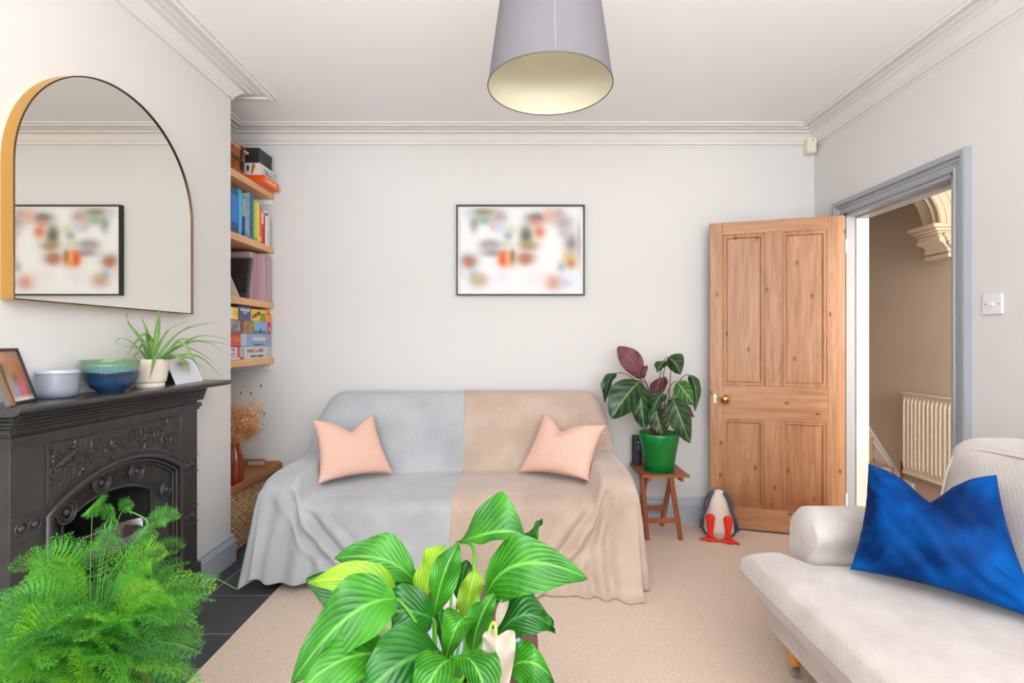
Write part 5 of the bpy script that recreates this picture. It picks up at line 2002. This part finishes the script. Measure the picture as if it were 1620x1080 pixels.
def yzstick(x, p0, p1, w_=.010, d_=.014):
    p0, p1 = Vector((x, *p0)), Vector((x, *p1))
    ax_ = (p1 - p0) / 2
    nn_ = ax_.normalized().cross(Vector((1, 0, 0))).normalized()
    return MB().obox((p0 + p1) / 2, ax_, Vector((1, 0, 0)) * w_, nn_ * d_)


for y, s_ in ((3.035, 0), (3.27, 1)):
    pass
build(yzstick(.795, (3.02, .0), (3.02, sz - .04)) and stick((.800, 3.04, 0), (.768, 3.04, sz - .02), .013, .010), 'leg', m_acaciaz, t, bevel=.001)
build(stick((1.002, 3.04, 0), (.945, 3.05, sz - .02), .013, .010), 'leg', m_acaciaz, t, bevel=.001)
build(stick((.805, 3.275, 0), (.858, 3.27, sz - .02), .013, .010), 'leg', m_acaciaz, t, bevel=.001)
build(stick((.955, 3.275, 0), (1.025, 3.27, sz - .02), .013, .010), 'leg', m_acaciaz, t, bevel=.001)
build(MB().box(.79, 1.0, 3.028, 3.040, .105, .135), 'stretcher', m_acacia, t, bevel=.001)
build(MB().box(.80, .985, 3.262, 3.274, .105, .135), 'stretcher', m_acacia, t, bevel=.001)
m_spk = mat('charcoal_mesh', (58, 60, 66), .7, bump=(500, .4))
c = Vector((.793, 3.27, sz))
t = thing('speaker', 'tall dark grey cylinder speaker with a plus sign beside the green pot', 'speaker', c)
build(MB().lathe([(0, 0), (.028, 0), (.032, .004), (.033, .012), (.033, .180), (.031, .186), (.027, .19), (0, .19)], c, 36), 'body', m_spk, t)
build(MB().box(c.x - .010, c.x + .010, c.y - .0345, c.y - .032, c.z + .02, c.z + .175), 'front_strip', mat('black_rubber', (40, 42, 48), .5), t)
build(MB().box(c.x - .009, c.x + .009, c.y - .0355, c.y - .034, c.z + .150, c.z + .1525).box(c.x - .00125, c.x + .00125, c.y - .0355, c.y - .034, c.z + .142, c.z + .160), 'plus_mark', m_plastic, t)
writing('BOOM', .010, m_plastic, t, (c.x, c.y - .0346, c.z + .118), (0, 0, -1), (1, 0, 0), align='CENTER')

c = Vector((.893, 3.12, sz))
t = thing('potted_plant', 'dark leaved calathea in a bright green plastic pot on the wooden stool', 'potted plant', c)
m_gpot = mat('green_plastic', (0, 122, 48), .3, coat=.2)
build(MB().lathe([(0, 0), (.080, 0), (.084, .003), (.088, .020), (.090, .022), (.114, .175), (.117, .178), (.121, .215), (.123, .232), (.121, .236), (.117, .232), (.110, .18), (.09, .16), (0, .16)], c, 56), 'pot', m_gpot, t)
build(MB().lathe([(0, .0), (.090, .0), (.100, .012), (.102, .014), (.098, .014), (.086, .004), (0, .004)], c, 48), 'saucer', m_gpot, t)
build(MB().lathe([(0, .2), (.115, .2)], c, 30), 'soil', mat('soil', (58, 44, 34), .95, bump=(200, .8)), t)
m_cal = leafmat('calathea_leaf', (26, 58, 32), (52, 92, 44), (104, 150, 76), freq=15, slant=.28, vmix=.10, rough=.35, transl=.10, under=(92, 36, 44), blotch=(20, 46, 27))
m_call = leafmat('calathea_light_leaf', (62, 108, 44), (96, 140, 62), (140, 176, 90), freq=15, slant=.28, vmix=.12, rough=.38, transl=.15, under=(96, 50, 50), blotch=(50, 94, 42))
m_calm = leafmat('calathea_maroon_underside', (84, 34, 44), (112, 48, 56), (140, 70, 76), freq=30, slant=.28, vmix=.2, rough=.45, transl=.12)
m_stem = mat('maroon_stem', (98, 56, 50), .5, var=(20, (84, 90, 50)))
CY = 3.12
fol, maroon, st_ = MB(), MB(), MB()


def D(dx, dy, dY=0.0, Y=CY):
    return Vector((dx / 795 * Y, dY, -dy / 795 * Y))


spec = [  # base, ctrl, tip (px,py,Y), L, R (dx,dy,dY), kind
    ((1012, 597, 3.12), (1003, 570, 3.10), (978, 548, 3.14), (-17, 4, .02), (14, -12, .02), 'm', 1.1),
    ((976, 590, 3.14), (958, 594, 3.10), (958, 637, 3.08), (-9, -2, -.02), (13, 0, .05), 'd', .8),
    ((1013, 602, 3.06), (990, 622, 2.99), (968, 662, 2.98), (-22, -13, .02), (19, 17, .02), 'd', .7),
    ((1012, 606, 3.08), (1014, 640, 3.02), (1020, 680, 3.03), (-16, 3, .02), (19, 0, .02), 'd', .7),
    ((1052, 624, 3.06), (1042, 620, 3.02), (1034, 652, 3.00), (-10, -4, .03), (11, 4, .02), 'd', .8),
    ((1036, 640, 3.04), (1040, 660, 3.00), (1049, 690, 2.99), (-13, 5, .01), (14, -2, .04), 'd', .8),
    ((1053, 596, 3.18), (1040, 604, 3.14), (1034, 634, 3.16), (-11, 0, .02), (13, 6, .02), 'm', .8),
    ((1056, 566, 3.10), (1068, 568, 3.05), (1077, 592, 3.04), (-6, 10, .02), (15, -12, .02), 'd', .8),
    ((1059, 572, 3.10), (1046, 570, 3.06), (1040, 589, 3.05), (-8, -3, .02), (7, 4, .02), 'd', .8),
    ((1071, 604, 3.10), (1082, 615, 3.06), (1098, 640, 3.04), (-11, 12, .02), (12, -9, .03), 'l', .8),
    ((1063, 630, 3.02), (1074, 650, 2.95), (1091, 701, 2.95), (-17, 8, .02), (18, -6, .02), 'd', .75),
    ((1091, 593, 3.12), (1104, 604, 3.08), (1100, 650, 3.06), (-6, 4, .04), (8, -2, .0), 'd', .8),
    ((1004, 596, 3.16), (1014, 592, 3.16), (1024, 578, 3.16), (-4, -6, 0), (5, 7, 0), 'd', .8),
    ((1074, 640, 3.16), (1082, 640, 3.18), (1098, 660, 3.16), (-6, 5, .02), (7, -4, .02), 'm', .8)]
root = P(1041, 690, CY)
for i, (bs0, ct, tp, L_, R_, kd, arch_) in enumerate(spec):
    b0, c0_, t0 = P(*bs0), P(*ct), P(*tp)
    mbx = maroon if kd == 'm' else fol
    leaf(mbx, [b0, c0_, t0], D(*L_), D(*R_), mi=1 if kd == 'l' else 0, nu=10, nv=24, p=.85, q=.72, ripple=.006, seed=i, arch=.012)
    bp = root + Vector((random.uniform(-.04, .04), random.uniform(-.03, .03), 0))
    if bs0[1] < 610:
        m1 = bp.lerp(b0, .5) + Vector((0, 0, .12))
        m1 = Vector((bp.x * .55 + b0.x * .45, bp.y, max(b0.z + .03, bp.z + .1)))
    else:
        m1 = Vector((bp.x * .7 + b0.x * .3, bp.y, b0.z + .05))
    pts = bezl([bp, m1, b0], 14)
    st_.tube(pts, [.0052 * (1 - .6 * k / 14) for k in range(15)], 8)
st_.tube([root, P(1058, 640, CY), P(1061, 590, 3.1), P(1061, 560, 3.1)], [.005, .004, .003, .001], 8)
for k in range(9):
    st_.tube([root + Vector((random.uniform(-.06, .06), random.uniform(-.04, .04), 0)), root + Vector((random.uniform(-.07, .07), random.uniform(-.04, .04), .10)), root + Vector((random.uniform(-.06, .09), 0, .2))], [.006, .0045, .002], 7)
build(fol, 'foliage', [m_cal, m_call], t, recalc=False, smooth=180)
build(maroon, 'maroon_leaves', m_calm, t, recalc=False, smooth=180)
build(st_, 'stems', m_stem, t)

# ------------------------------------------------------------------ soft toy penguin slumped against the door
pc = Vector((1.262, 3.115, 0))
t = thing('toy_penguin', 'soft toy penguin with red feet slumped on the carpet against the pine door', 'soft toy', pc)
m_pw = mat('cream_plush', (226, 206, 194), .95, bump=(160, .3), sheen=.3)
m_pg = mat('charcoal_plush', (70, 72, 80), .95, bump=(160, .3), sheen=.3)
m_pr = mat('red_felt', (228, 44, 24), .85, bump=(200, .2))


def body(u, v):
    a = u * 2 * PI
    h = v * .272
    r = .094 * (1 - .30 * v ** 1.4) * math.sqrt(max(0, 1 - max(0, (v - .62) / .38) ** 2.2)) * min(1, .72 + 2.2 * v)
    return pc + Vector((r * math.cos(a), r * .78 * math.sin(a) - .005 + .03 * v + .012 * v, h + .004))


build(MB().grid(body, 36, 28, cu=True, cap=True), 'body', m_pw, t)


def backp(u, v):
    a = (-.12 + 1.24 * u) * PI
    p = body(a / (2 * PI), v)
    cc = pc + Vector((0, .01 + .03 * v, p.z - pc.z))
    d = p - cc
    d.z = 0
    return cc + d * 1.09 + Vector((0, .004, 0))


build(MB().grid(backp, 30, 24), 'back', m_pg, t, solid=.006, recalc=False)
for s_ in (-1, 1):
    pts = [pc + Vector(p) for p in ((s_ * .030, -.01, .266), (s_ * .052, -.035, .235), (s_ * .072, -.045, .17), (s_ * .100, -.035, .10), (s_ * .106, -.04, .045))]
    cv = catmull(pts, 6)
    mb = MB()
    N_ = len(cv)

    def wing(u, v, cv=cv, N_=N_):
        k = min(N_ - 1, int(round(v * (N_ - 1))))
        a = u * 2 * PI
        w = .026 * math.sin(PI * min(1, .12 + .84 * v)) ** .7
        return cv[k] + Vector((.009 * math.cos(a), w * math.sin(a) + .012, .003 * math.cos(a)))
    mb.grid(wing, 14, N_ - 1, cu=True, cap=True)
    build(mb, 'wing', m_pg, t)
    # leg and webbed foot
    lx = s_ * .050
    lg = MB()
    pts = [pc + Vector(p) for p in ((lx, -.060, .128), (lx, -.078, .118), (lx, -.084, .085), (lx * 1.0, -.088, .045), (lx * 1.02, -.092, .022))]
    lg.tube(catmull(pts, 5), [.020, .024, .026, .026, .0255, .0245, .0235, .0225, .0215, .0205, .0195, .0185, .0175, .0165, .016, .0155, .015, .015, .0155, .016, .016][:21], 12)
    lgo = build(lg, 'leg', m_pr, t)
    f = MB()
    po_ = [(0, .028), (.018, .012), (.032, -.012), (.050, -.030), (.022, -.026), (.004, -.040), (-.012, -.028), (-.040, -.024), (-.026, -.004), (-.014, .014)]
    po_ = [(p[0] * 1.3, p[1] * 1.2) for p in po_]
    if s_ < 0:
        po_ = [(-x, y) for x, y in po_][::-1]
        po_ = [(x - 0.0, y) for x, y in po_]
    f.prism(po_, pc + Vector((lx, -.098, .003)), (1, 0, 0), (0, 1, 0), (0, 0, .016))
    build(f, 'foot', m_pr, lgo, bevel=.006, seg=3)

t.rotation_euler = (0, 0, -math.radians(20))

# ------------------------------------------------------------------ coffee table with papers
TX0, TX1, TY0, TY1, TZ = -.43, .057, .30, 1.553, .45
t = thing('coffee_table', 'low dark mahogany coffee table under the peace lily', 'table', (-.19, .93, 0))
build(MB().box(TX0, TX1, TY0, TY1, TZ - .022, TZ), 'tabletop', m_mahog, t, bevel=.004)
build(MB().box(TX0 + .03, TX1 - .03, TY0 + .03, TY1 - .03, TZ - .09, TZ - .022), 'apron', m_mahog, t, bevel=.002)
for x in (TX0 + .025, TX1 - .07):
    for y in (TY0 + .025, TY1 - .07):
        build(MB().box(x, x + .045, y, y + .045, 0, TZ - .022), 'leg', m_mahog, t, bevel=.003)
build(MB().box(TX0 + .04, TX1 - .04, TY0 + .04, TY1 - .04, .14, .155), 'lower_shelf', m_mahog, t, bevel=.002)


def booklet(x, y, w_, l_, h_, rz, col, label, nm='book', cat='book', band=None):
    t_ = thing(nm, label, cat, (x, y, TZ), rot=(0, 0, rz))
    build(MB().box(-w_ / 2, w_ / 2, -l_ / 2, l_ / 2, .001, h_ - .001), 'pages', m_pages, t_, local=True)
    cm = mat('cover_' + label[:14], col, .35, coat=.3)
    build(MB().box(-w_ / 2 - .002, w_ / 2 + .002, -l_ / 2 - .002, l_ / 2 + .002, h_ - .001, h_ + .001).box(-w_ / 2 - .002, w_ / 2 + .002, -l_ / 2 - .002, l_ / 2 + .002, 0, .001), 'cover', cm, t_, local=True)
    if band:
        build(MB().box(-w_ / 2 + .01, w_ / 2 - .01, -l_ / 4, l_ / 5, h_ + .001, h_ + .0016), 'cover_picture', mat('pic_' + label[:10], band, .4, var=(30, col)), t_, local=True)
    return t_


booklet(-.165, 1.40, .13, .18, .006, .1, (206, 226, 240), 'pale blue magazine with a red picture lying far on the coffee table', band=(214, 96, 84))
booklet(-.205, 1.19, .15, .21, .008, -.3, (176, 192, 208), 'pale grey blue booklet lying on the coffee table among the lily stems', band=(196, 208, 222))
booklet(-.055, 1.235, .13, .10, .012, .35, (150, 176, 206), 'blue covered notebook near the right edge of the coffee table', nm='notebook', cat='notebook')

# ------------------------------------------------------------------ peace lily
LPC = Vector((-.12, .90, TZ))
t = thing('peace_lily', 'large bright green peace lily in the foreground on the coffee table', 'potted plant', LPC)
m_lpot = mat('grey_glazed_pot', (150, 156, 160), .35, coat=.3)
build(MB().lathe([(0, 0), (.06, 0), (.064, .004), (.082, .105), (.086, .108), (.087, .122), (.083, .122), (.076, .10), (0, .1)], LPC, 48), 'pot', m_lpot, t)
build(MB().lathe([(0, .105), (.078, .105)], LPC, 30), 'soil', mat('lily_soil', (52, 40, 30), .95, bump=(200, .8)), t)
mlA = leafmat('lily_leaf', (28, 106, 16), (64, 148, 28), (112, 186, 74), freq=24, slant=.6, vmix=.22, rough=.22, transl=.22)
mlB = leafmat('lily_young_leaf', (124, 180, 24), (156, 200, 44), (190, 222, 100), freq=24, slant=.6, vmix=.35, rough=.28, transl=.3)
mlC = leafmat('lily_dark_leaf', (20, 86, 24), (38, 116, 28), (80, 150, 62), freq=24, slant=.6, vmix=.2, rough=.24, transl=.15)
lily, lst = MB(), MB()
spec = [
    # ctrl points (px, py, Y) ..., L (dx,dy,dY), R, material, p, q
    ([(722, 857, 1.06), (752, 852, 1.00), (790, 832, .98), (829, 846, 1.00)], (8, -46, .05), (-2, 12, -.02), 0, 1.35, 1.0),
    ([(816, 862, 1.08), (838, 845, 1.06), (857, 819, 1.06)], (-6, -6, 0), (8, 8, .02), 2, .8, .8),
    ([(768, 944, .98), (792, 880, .94), (850, 876, .92), (929, 914, .93)], (-6, -25, .05), (12, 38, -.03), 0, .85, .75),
    ([(686, 978, .95), (692, 930, .93), (706, 890, .94), (725, 860, .96)], (-20, -8, .03), (24, 8, .03), 0, .9, .85),
    ([(664, 974, .97), (672, 930, .96), (684, 890, .97), (707, 861, 1.0)], (-16, -4, .05), (14, 2, -.01), 1, .9, .75),
    ([(657, 920, 1.02), (630, 884, 1.0), (580, 872, 1.0), (529, 884, 1.02)], (2, 22, -.03), (6, -22, .04), 0, .95, .8),
    ([(658, 962, 1.04), (650, 930, 1.03), (634, 914, 1.04), (614, 909, 1.06)], (-22, 14, 0), (20, -10, .03), 2, .8, .65),
    ([(627, 948, .95), (600, 925, .92), (540, 905, .92), (487, 922, .94)], (2, 30, .0), (4, -17, .04), 1, .8, .8),
    ([(590, 960, 1.06), (540, 940, 1.06), (484, 916, 1.06)], (-6, 30, 0), (12, -30, .02), 2, .8, .65),
    ([(628, 948, .90), (575, 940, .84), (512, 1000, .80), (459, 1084, .80)], (30, 32, -.02), (-20, -28, .05), 0, .8, .78),
    ([(618, 1040, .86), (570, 1020, .80), (510, 1050, .76), (470, 1100, .74)], (16, 28, -.02), (-10, -20, .04), 0, .8, .8),
    ([(697, 1030, .88), (650, 1030, .80), (600, 1060, .76), (560, 1130, .76)], (26, 44, -.02), (-26, -26, .04), 2, .75, .75),
    ([(684, 978, .94), (650, 960, .90), (610, 960, .90), (575, 990, .92)], (8, 34, -.02), (0, -22, .04), 2, .8, .65),
    ([(736, 976, .92), (724, 980, .86), (712, 1010, .86), (702, 1056, .88)], (-24, -10, .02), (26, 8, .02), 0, .5, .8),
    ([(746, 1038, .92), (750, 1000, .90), (762, 965, .90), (782, 940, .92)], (-20, -4, .03), (19, 6, .03), 0, .9, .7),
    ([(733, 985, 1.0), (738, 950, 1.0), (748, 920, 1.0), (752, 900, 1.02)], (-18, 0, .02), (20, 0, .02), 1, .9, .8),
    ([(724, 950, 1.04), (730, 915, 1.04), (738, 885, 1.06)], (-12, 0, .02), (16, 0, .02), 2, .9, .65),
    ([(785, 1010, .96), (810, 965, .92), (850, 960, .92), (879, 1000, .95)], (-4, -26, .04), (6, 24, -.02), 2, .75, .8),
    ([(838, 985, .95), (862, 975, .94), (876, 982, .94), (877, 1002, .95)], (-2, -8, .01), (2, 8, 0), 2, .8, .65),
    ([(790, 1000, 1.0), (800, 970, 1.0), (826, 958, 1.02)], (-4, -12, .01), (8, 14, 0), 0, .8, .65),
    ([(808, 1056, .90), (830, 1035, .86), (860, 1050, .86), (877, 1078, .87)], (-4, -16, .03), (4, 28, -.02), 0, .75, .75),
    ([(720, 1046, .84), (700, 1035, .78), (680, 1070, .74), (660, 1130, .74)], (-32, -12, .02), (32, 18, .02), 0, .7, .75),
    ([(724, 1040, .84), (745, 1030, .78), (765, 1065, .74), (770, 1120, .74)], (-30, 6, .02), (32, -10, .02), 0, .7, .6),
    ([(612, 1060, .9), (590, 1050, .86), (560, 1070, .84), (540, 1110, .84)], (20, 30, 0), (-20, -26, .03), 2, .75, .6),
    ([(660, 1000, .98), (630, 990, .98), (600, 1010, 1.0), (580, 1030, 1.0)], (10, 22, 0), (-6, -20, .02), 2, .8, .65),
    ([(704, 1030, .94), (700, 1000, .94), (694, 975, .95), (690, 950, .96)], (-13, 0, .02), (13, 0, .02), 2, .9, .65),
    ([(800, 1050, 1.0), (815, 1025, 1.0), (835, 1015, 1.02)], (-3, -10, 0), (4, 10, 0), 0, .8, .65)]
lroot = LPC + Vector((0, 0, .105))
rng = random.Random(11)
for i, (ct, L_, R_, mi_, p_, q_) in enumerate(spec):
    pts = [P(*c_) for c_ in ct]
    Y_ = ct[0][2]
    leaf(lily, pts, D(*L_, Y=Y_), D(*R_, Y=Y_), mi=mi_, nu=14, nv=34, p=p_, q=q_, ripple=.006, arch=.012, seed=i)
    b0 = pts[0]
    dirn = (pts[0] - pts[1]).normalized()
    bp = lroot + Vector((rng.uniform(-.035, .035), rng.uniform(-.02, .03), 0))
    m1 = Vector((bp.x + (b0.x - bp.x) * .45, bp.y + (b0.y - bp.y) * .5, max(bp.z + .02, (bp.z + b0.z) / 2 + .015)))
    lst.tube(bezl([bp, m1, b0 + dirn * .02, b0], 12), [.0036 * (1 - .45 * k / 12) for k in range(13)], 8)
# tall stem carrying the top leaf
lst.tube(catmull([lroot + Vector((.02, .03, 0)), P(739, 985, .99), P(748, 915, 1.02), P(751, 880, 1.04), P(744, 860, 1.05), P(728, 858, 1.06)], 6), .0036, 8)
build(lily, 'foliage', [mlA, mlB, mlC], t, recalc=False, smooth=180)
build(lst, 'stems', mat('lily_stem', (96, 176, 44), .35, coat=.2), t)
m_spathe = leafmat('white_spathe', (196, 176, 158), (216, 208, 196), (222, 216, 204), freq=.01, slant=0, vmix=0, rough=.5, transl=.3)
m_gspathe = leafmat('green_white_spathe', (196, 220, 130), (220, 236, 170), (236, 244, 200), freq=.01, slant=0, vmix=0, rough=.5, transl=.3)
mb = MB()
leaf(mb, [P(786, 1006, .84), P(784, 1030, .80), P(788, 1060, .80), P(796, 1100, .82)], D(-26, 4, .05, Y=.8), D(30, -2, .05, Y=.8), nu=16, nv=24, p=.7, q=.55, ripple=.007, arch=-.012, seed=3)
fl = build(mb, 'flower', m_spathe, t, recalc=False, smooth=180)
fl['label'] = 'wilted white spathe hanging at the right'
mb = MB().tube(catmull([lroot + Vector((.03, 0, 0)), P(766, 1040, .86), P(776, 992, .85), P(783, 986, .84), P(785, 1008, .84)], 6), .0026, 8)
build(mb, 'stalk', mat('spathe_stalk', (176, 206, 84), .4), fl)
mb = MB()
leaf(mb, [P(786, 994, .93), P(790, 972, .93), P(797, 955, .93), P(804, 938, .94)], D(-8, -2, .01, Y=.93), D(8, 2, .01, Y=.93), nu=8, nv=16, p=1.0, q=.8, ripple=.001, arch=.01)
mb.tube(bezl([lroot + Vector((.03, .01, 0)), P(776, 1030, .93), P(786, 995, .93)], 8), .0022, 7)
fl = build(mb, 'flower', m_spathe, t, recalc=False, smooth=180)
fl['label'] = 'slim closed white spathe'
mb = MB()
leaf(mb, [P(626, 1008, .90), P(618, 985, .88), P(606, 984, .88), P(592, 1000, .90)], D(2, 18, -.01, Y=.9), D(-2, -14, .02, Y=.9), nu=10, nv=16, p=.75, q=.5, ripple=.004, arch=-.008)
leaf(mb, [P(622, 1006, .90), P(612, 1010, .88), P(604, 1020, .89)], D(-10, -6, 0, Y=.9), D(12, 8, .01, Y=.9), nu=8, nv=12, p=.8, q=.5, ripple=.003)
fl = build(mb, 'flower', m_gspathe, t, recalc=False, smooth=180)
fl['label'] = 'pale green young spathe with a spadix at the left'
mb = MB().tube([P(622, 1008, .885), P(631, 1003, .88), P(638, 1001, .88)], [.006, .007, .004], 12)
for k in range(60):
    a = k * 2.4
    p = P(622 + 16 * (k / 60), 1008 - 7 * (k / 60), .883)
    mb.ball(p + Vector((0, math.cos(a), math.sin(a))) * .0065, .0018, 5)
build(mb, 'spadix', mat('spadix', (236, 240, 200), .6), fl)
mb = MB().tube(bezl([lroot + Vector((-.02, .02, 0)), P(680, 1030, .92), P(650, 1010, .9), P(626, 1008, .9)], 10), .0026, 8)
build(mb, 'stalk', mat('young_stalk', (150, 200, 80), .4), fl)

# ------------------------------------------------------------------ asparagus fern
FC = Vector((-.98, 1.16, 0))
t = thing('asparagus_fern', 'feathery bright green asparagus fern in front of the fireplace', 'potted plant', FC)
m_terra = mat('terracotta', (170, 98, 66), .8)
build(MB().lathe([(0, .20), (.07, .20), (.10, .36), (.112, .362), (.114, .39), (.106, .39), (.10, .365), (0, .36)], FC, 40), 'pot', m_terra, t)
mb = MB().lathe([(0, .185), (.13, .185), (.13, .2), (0, .2)], FC, 40)
for k in range(3):
    a = k * 2.094
    mb.tube([FC + Vector((.09 * math.cos(a), .09 * math.sin(a), .186)), FC + Vector((.12 * math.cos(a), .12 * math.sin(a), 0))], .009, 10)
stt = one(mb, 'plant_stand', m_acaciaz, 'low three legged wooden stand carrying the asparagus fern pot', 'plant stand', FC + Vector((0, 0, .0)))
build(MB().lathe([(0, .37), (.1, .37)], FC, 24), 'soil', mat('fern_soil', (52, 40, 30), .95), t)
nrng = np.random.default_rng(4)


def frond_proto(seed):
    """flat feathery frond along +x (0..1), width along y, made of fine needles; returns verts and faces"""
    r = np.random.default_rng(seed)
    V, F = [], []

    def needle(p, d, l_, w_):
        n_ = np.array([-d[1], d[0]])
        o_ = len(V)
        hz = r.normal(0, .006)
        V.extend([(p[0], p[1], 0), (p[0] + d[0] * l_ * .5 + n_[0] * w_, p[1] + d[1] * l_ * .5 + n_[1] * w_, hz), (p[0] + d[0] * l_, p[1] + d[1] * l_, hz * 2)])
        F.append((o_, o_ + 1, o_ + 2))
    for k in range(17):
        x = .12 + .86 * k / 17
        for s_ in (-1, 1):
            ln = .34 * math.sin(PI * (.10 + .86 * (1 - (x - .1)))) ** .8 * (1.08 - x) / .9 * r.uniform(.8, 1.1)
            if ln < .02:
                ln = .02
            ang_ = s_ * (1.05 - .35 * x)
            d = np.array([math.cos(ang_), math.sin(ang_)])
            p0_ = np.array([x, 0.0])
            needle(p0_, d, ln, .0035)
            m_ = max(3, int(ln / .021))
            for j in range(m_):
                q_ = p0_ + d * ln * (j + .6) / m_
                for s2 in (-1, 1):
                    a2 = ang_ + s2 * .8
                    l2 = .062 * (1 - .6 * j / m_) * r.uniform(.7, 1.15)
                    d2 = np.array([math.cos(a2), math.sin(a2)])
                    needle(q_, d2, l2, .0042)
                    for s3 in (-1, 1):
                        a3 = a2 + s3 * .7
                        needle(q_ + d2 * l2 * .45, np.array([math.cos(a3), math.sin(a3)]), l2 * .5, .0036)
    return np.array(V), np.array(F)


protos = [frond_proto(s_) for s_ in range(4)]
AV, AF, AM = [], [], []
fst = MB()
off = 0
fr_root = FC + Vector((0, 0, .40))


def add_frond(pts, W, k, roll, mi=0, blade_from=.25):
    """pts: Bezier from root to tip; foliage occupies the part beyond blade_from"""
    global off
    V, F = protos[k % 4]
    pts = [np.array(p, float) for p in pts]
    x = blade_from + (1 - blade_from) * V[:, 0]
    a_, b_, c_ = pts
    B = ((1 - x) ** 2)[:, None] * a_ + (2 * x * (1 - x))[:, None] * b_ + (x ** 2)[:, None] * c_
    T = (2 * (1 - x))[:, None] * (b_ - a_) + (2 * x)[:, None] * (c_ - b_)
    T /= np.linalg.norm(T, axis=1)[:, None]
    S = np.cross(T, np.array([0.15, 0.1, 1.0]))
    S /= np.linalg.norm(S, axis=1)[:, None] + 1e-9
    N_ = np.cross(S, T)
    cr, sr = math.cos(roll), math.sin(roll)
    S2 = S * cr + N_ * sr
    N2 = N_ * cr - S * sr
    pos = B + S2 * (V[:, 1] * W)[:, None] + N2 * ((V[:, 2] - .25 * V[:, 1] ** 2 * 1.0) * W)[:, None]
    AV.append(pos)
    AF.append(F + off)
    AM.append(np.full(len(F), mi))
    off += len(V)
    fst.tube(bezl([Vector(p) for p in pts], 10), [.0010 * (1 - .6 * q_ / 10) for q_ in range(11)], 4)


rng = random.Random(21)
# fronds aimed at the places the photo shows them
for (x, y, Y, W_, bf, mi_) in [(150, 800, 1.25, .34, .62, 0), (212, 800, 1.28, .22, .70, 0), (182, 812, 1.26, .3, .66, 0), (285, 820, 1.25, .26, .6, 0), (250, 850, 1.22, .26, .55, 0), (292, 866, 1.3, .24, .62, 0), (262, 880, 1.2, .26, .5, 1),
                               (316, 958, 1.3, .2, .5, 0), (322, 1004, 1.25, .2, .6, 0), (300, 1030, 1.2, .22, .5, 1), (306, 930, 1.35, .2, .55, 2), (330, 925, 1.4, .10, .8, 2), (20, 905, 1.1, .36, .35, 0), (5, 960, 1.05, .36, .3, 0), (60, 890, 1.15, .36, .4, 0),
                               (95, 900, 1.15, .34, .4, 1), (-20, 1000, 1.0, .36, .3, 2), (145, 870, 1.2, .34, .45, 0), (185, 850, 1.2, .3, .5, 2), (0, 1060, .95, .34, .3, 1), (310, 985, 1.2, .2, .55, 0), (280, 960, 1.1, .26, .4, 1), (230, 900, 1.12, .3, .4, 0)]:
    tip = P(x, y, Y)
    mid = Vector((fr_root.x * .5 + tip.x * .5, fr_root.y * .6 + tip.y * .4, max(fr_root.z, tip.z) + .05 + .06 * rng.random()))
    add_frond([fr_root, mid, tip], W_ * (.62 if y < 860 else 1.0), rng.randrange(4), rng.choice([-1, 1]) * rng.uniform(.7, 1.4), mi_, max(.15, bf - (.0 if y < 860 else .12)))
for k in range(150):
    a = rng.uniform(0, 2 * PI)
    el = rng.uniform(-.25, 1.0)
    R_ = rng.uniform(.10, .33)
    tip = fr_root + Vector((R_ * 1.02 * math.cos(a) - .03, R_ * .95 * math.sin(a), .02 + .21 * el))
    tip.x = max(tip.x, -1.34)
    tip.z = max(tip.z, .25)
    mid = fr_root + Vector(((tip.x - fr_root.x) * .45, (tip.y - fr_root.y) * .45, (tip.z - fr_root.z) * .6 + .10 + .05 * rng.random()))
    add_frond([fr_root, mid, tip], rng.uniform(.26, .38), k, rng.uniform(-1.0, 1.0), rng.choice([0, 0, 1, 2]), rng.uniform(.02, .25))
AVn, AFn, AMn = np.concatenate(AV), np.concatenate(AF), np.concatenate(AM)
AVn = AVn - np.array(FC)
me = bpy.data.meshes.new('foliage')
me.from_pydata(AVn.tolist(), [], AFn.tolist())


def fernmat(name, c1, c2, tr):
    m, nt, bs = base_mat(name)
    n_ = noisen(nt, coords(nt), 9, 2)
    c_ = ramp(nt, n_, [(.35, lin(c1)), (.65, lin(c2))])
    nt.links.new(c_, bs.inputs['Base Color'])
    bs.inputs['Roughness'].default_value = .5
    trn = nnode(nt, 'ShaderNodeBsdfTranslucent')
    nt.links.new(c_, trn.inputs[0])
    mx = nnode(nt, 'ShaderNodeMixShader')
    mx.inputs[0].default_value = tr
    nt.links.new(bs.outputs[0], mx.inputs[1])
    nt.links.new(trn.outputs[0], mx.inputs[2])
    nt.links.new(mx.outputs[0], nt.nodes['Material Output'].inputs[0])
    return m


for m_ in (fernmat('fern_green', (74, 160, 44), (100, 184, 56), .4), fernmat('fern_lime', (118, 190, 44), (140, 204, 60), .4), fernmat('fern_deep', (56, 128, 52), (78, 152, 62), .35)):
    me.materials.append(m_)
me.polygons.foreach_set('material_index', AMn.astype('i'))
fo = bpy.data.objects.new('foliage', me)
C.objects.link(fo)
fo.parent = t
fst.tube(catmull([fr_root, P(118, 1000, 1.2), P(158, 930, 1.22), P(196, 880, 1.24), P(222, 845, 1.25), P(233, 824, 1.26), P(205, 808, 1.27)], 5), .0016, 6)
fst.tube(catmull([fr_root, P(160, 990, 1.22), P(240, 925, 1.3), P(318, 908, 1.4), P(375, 932, 1.5)], 5), .0014, 6)
build(fst, 'stems', mat('fern_stem', (92, 150, 60), .5), t)
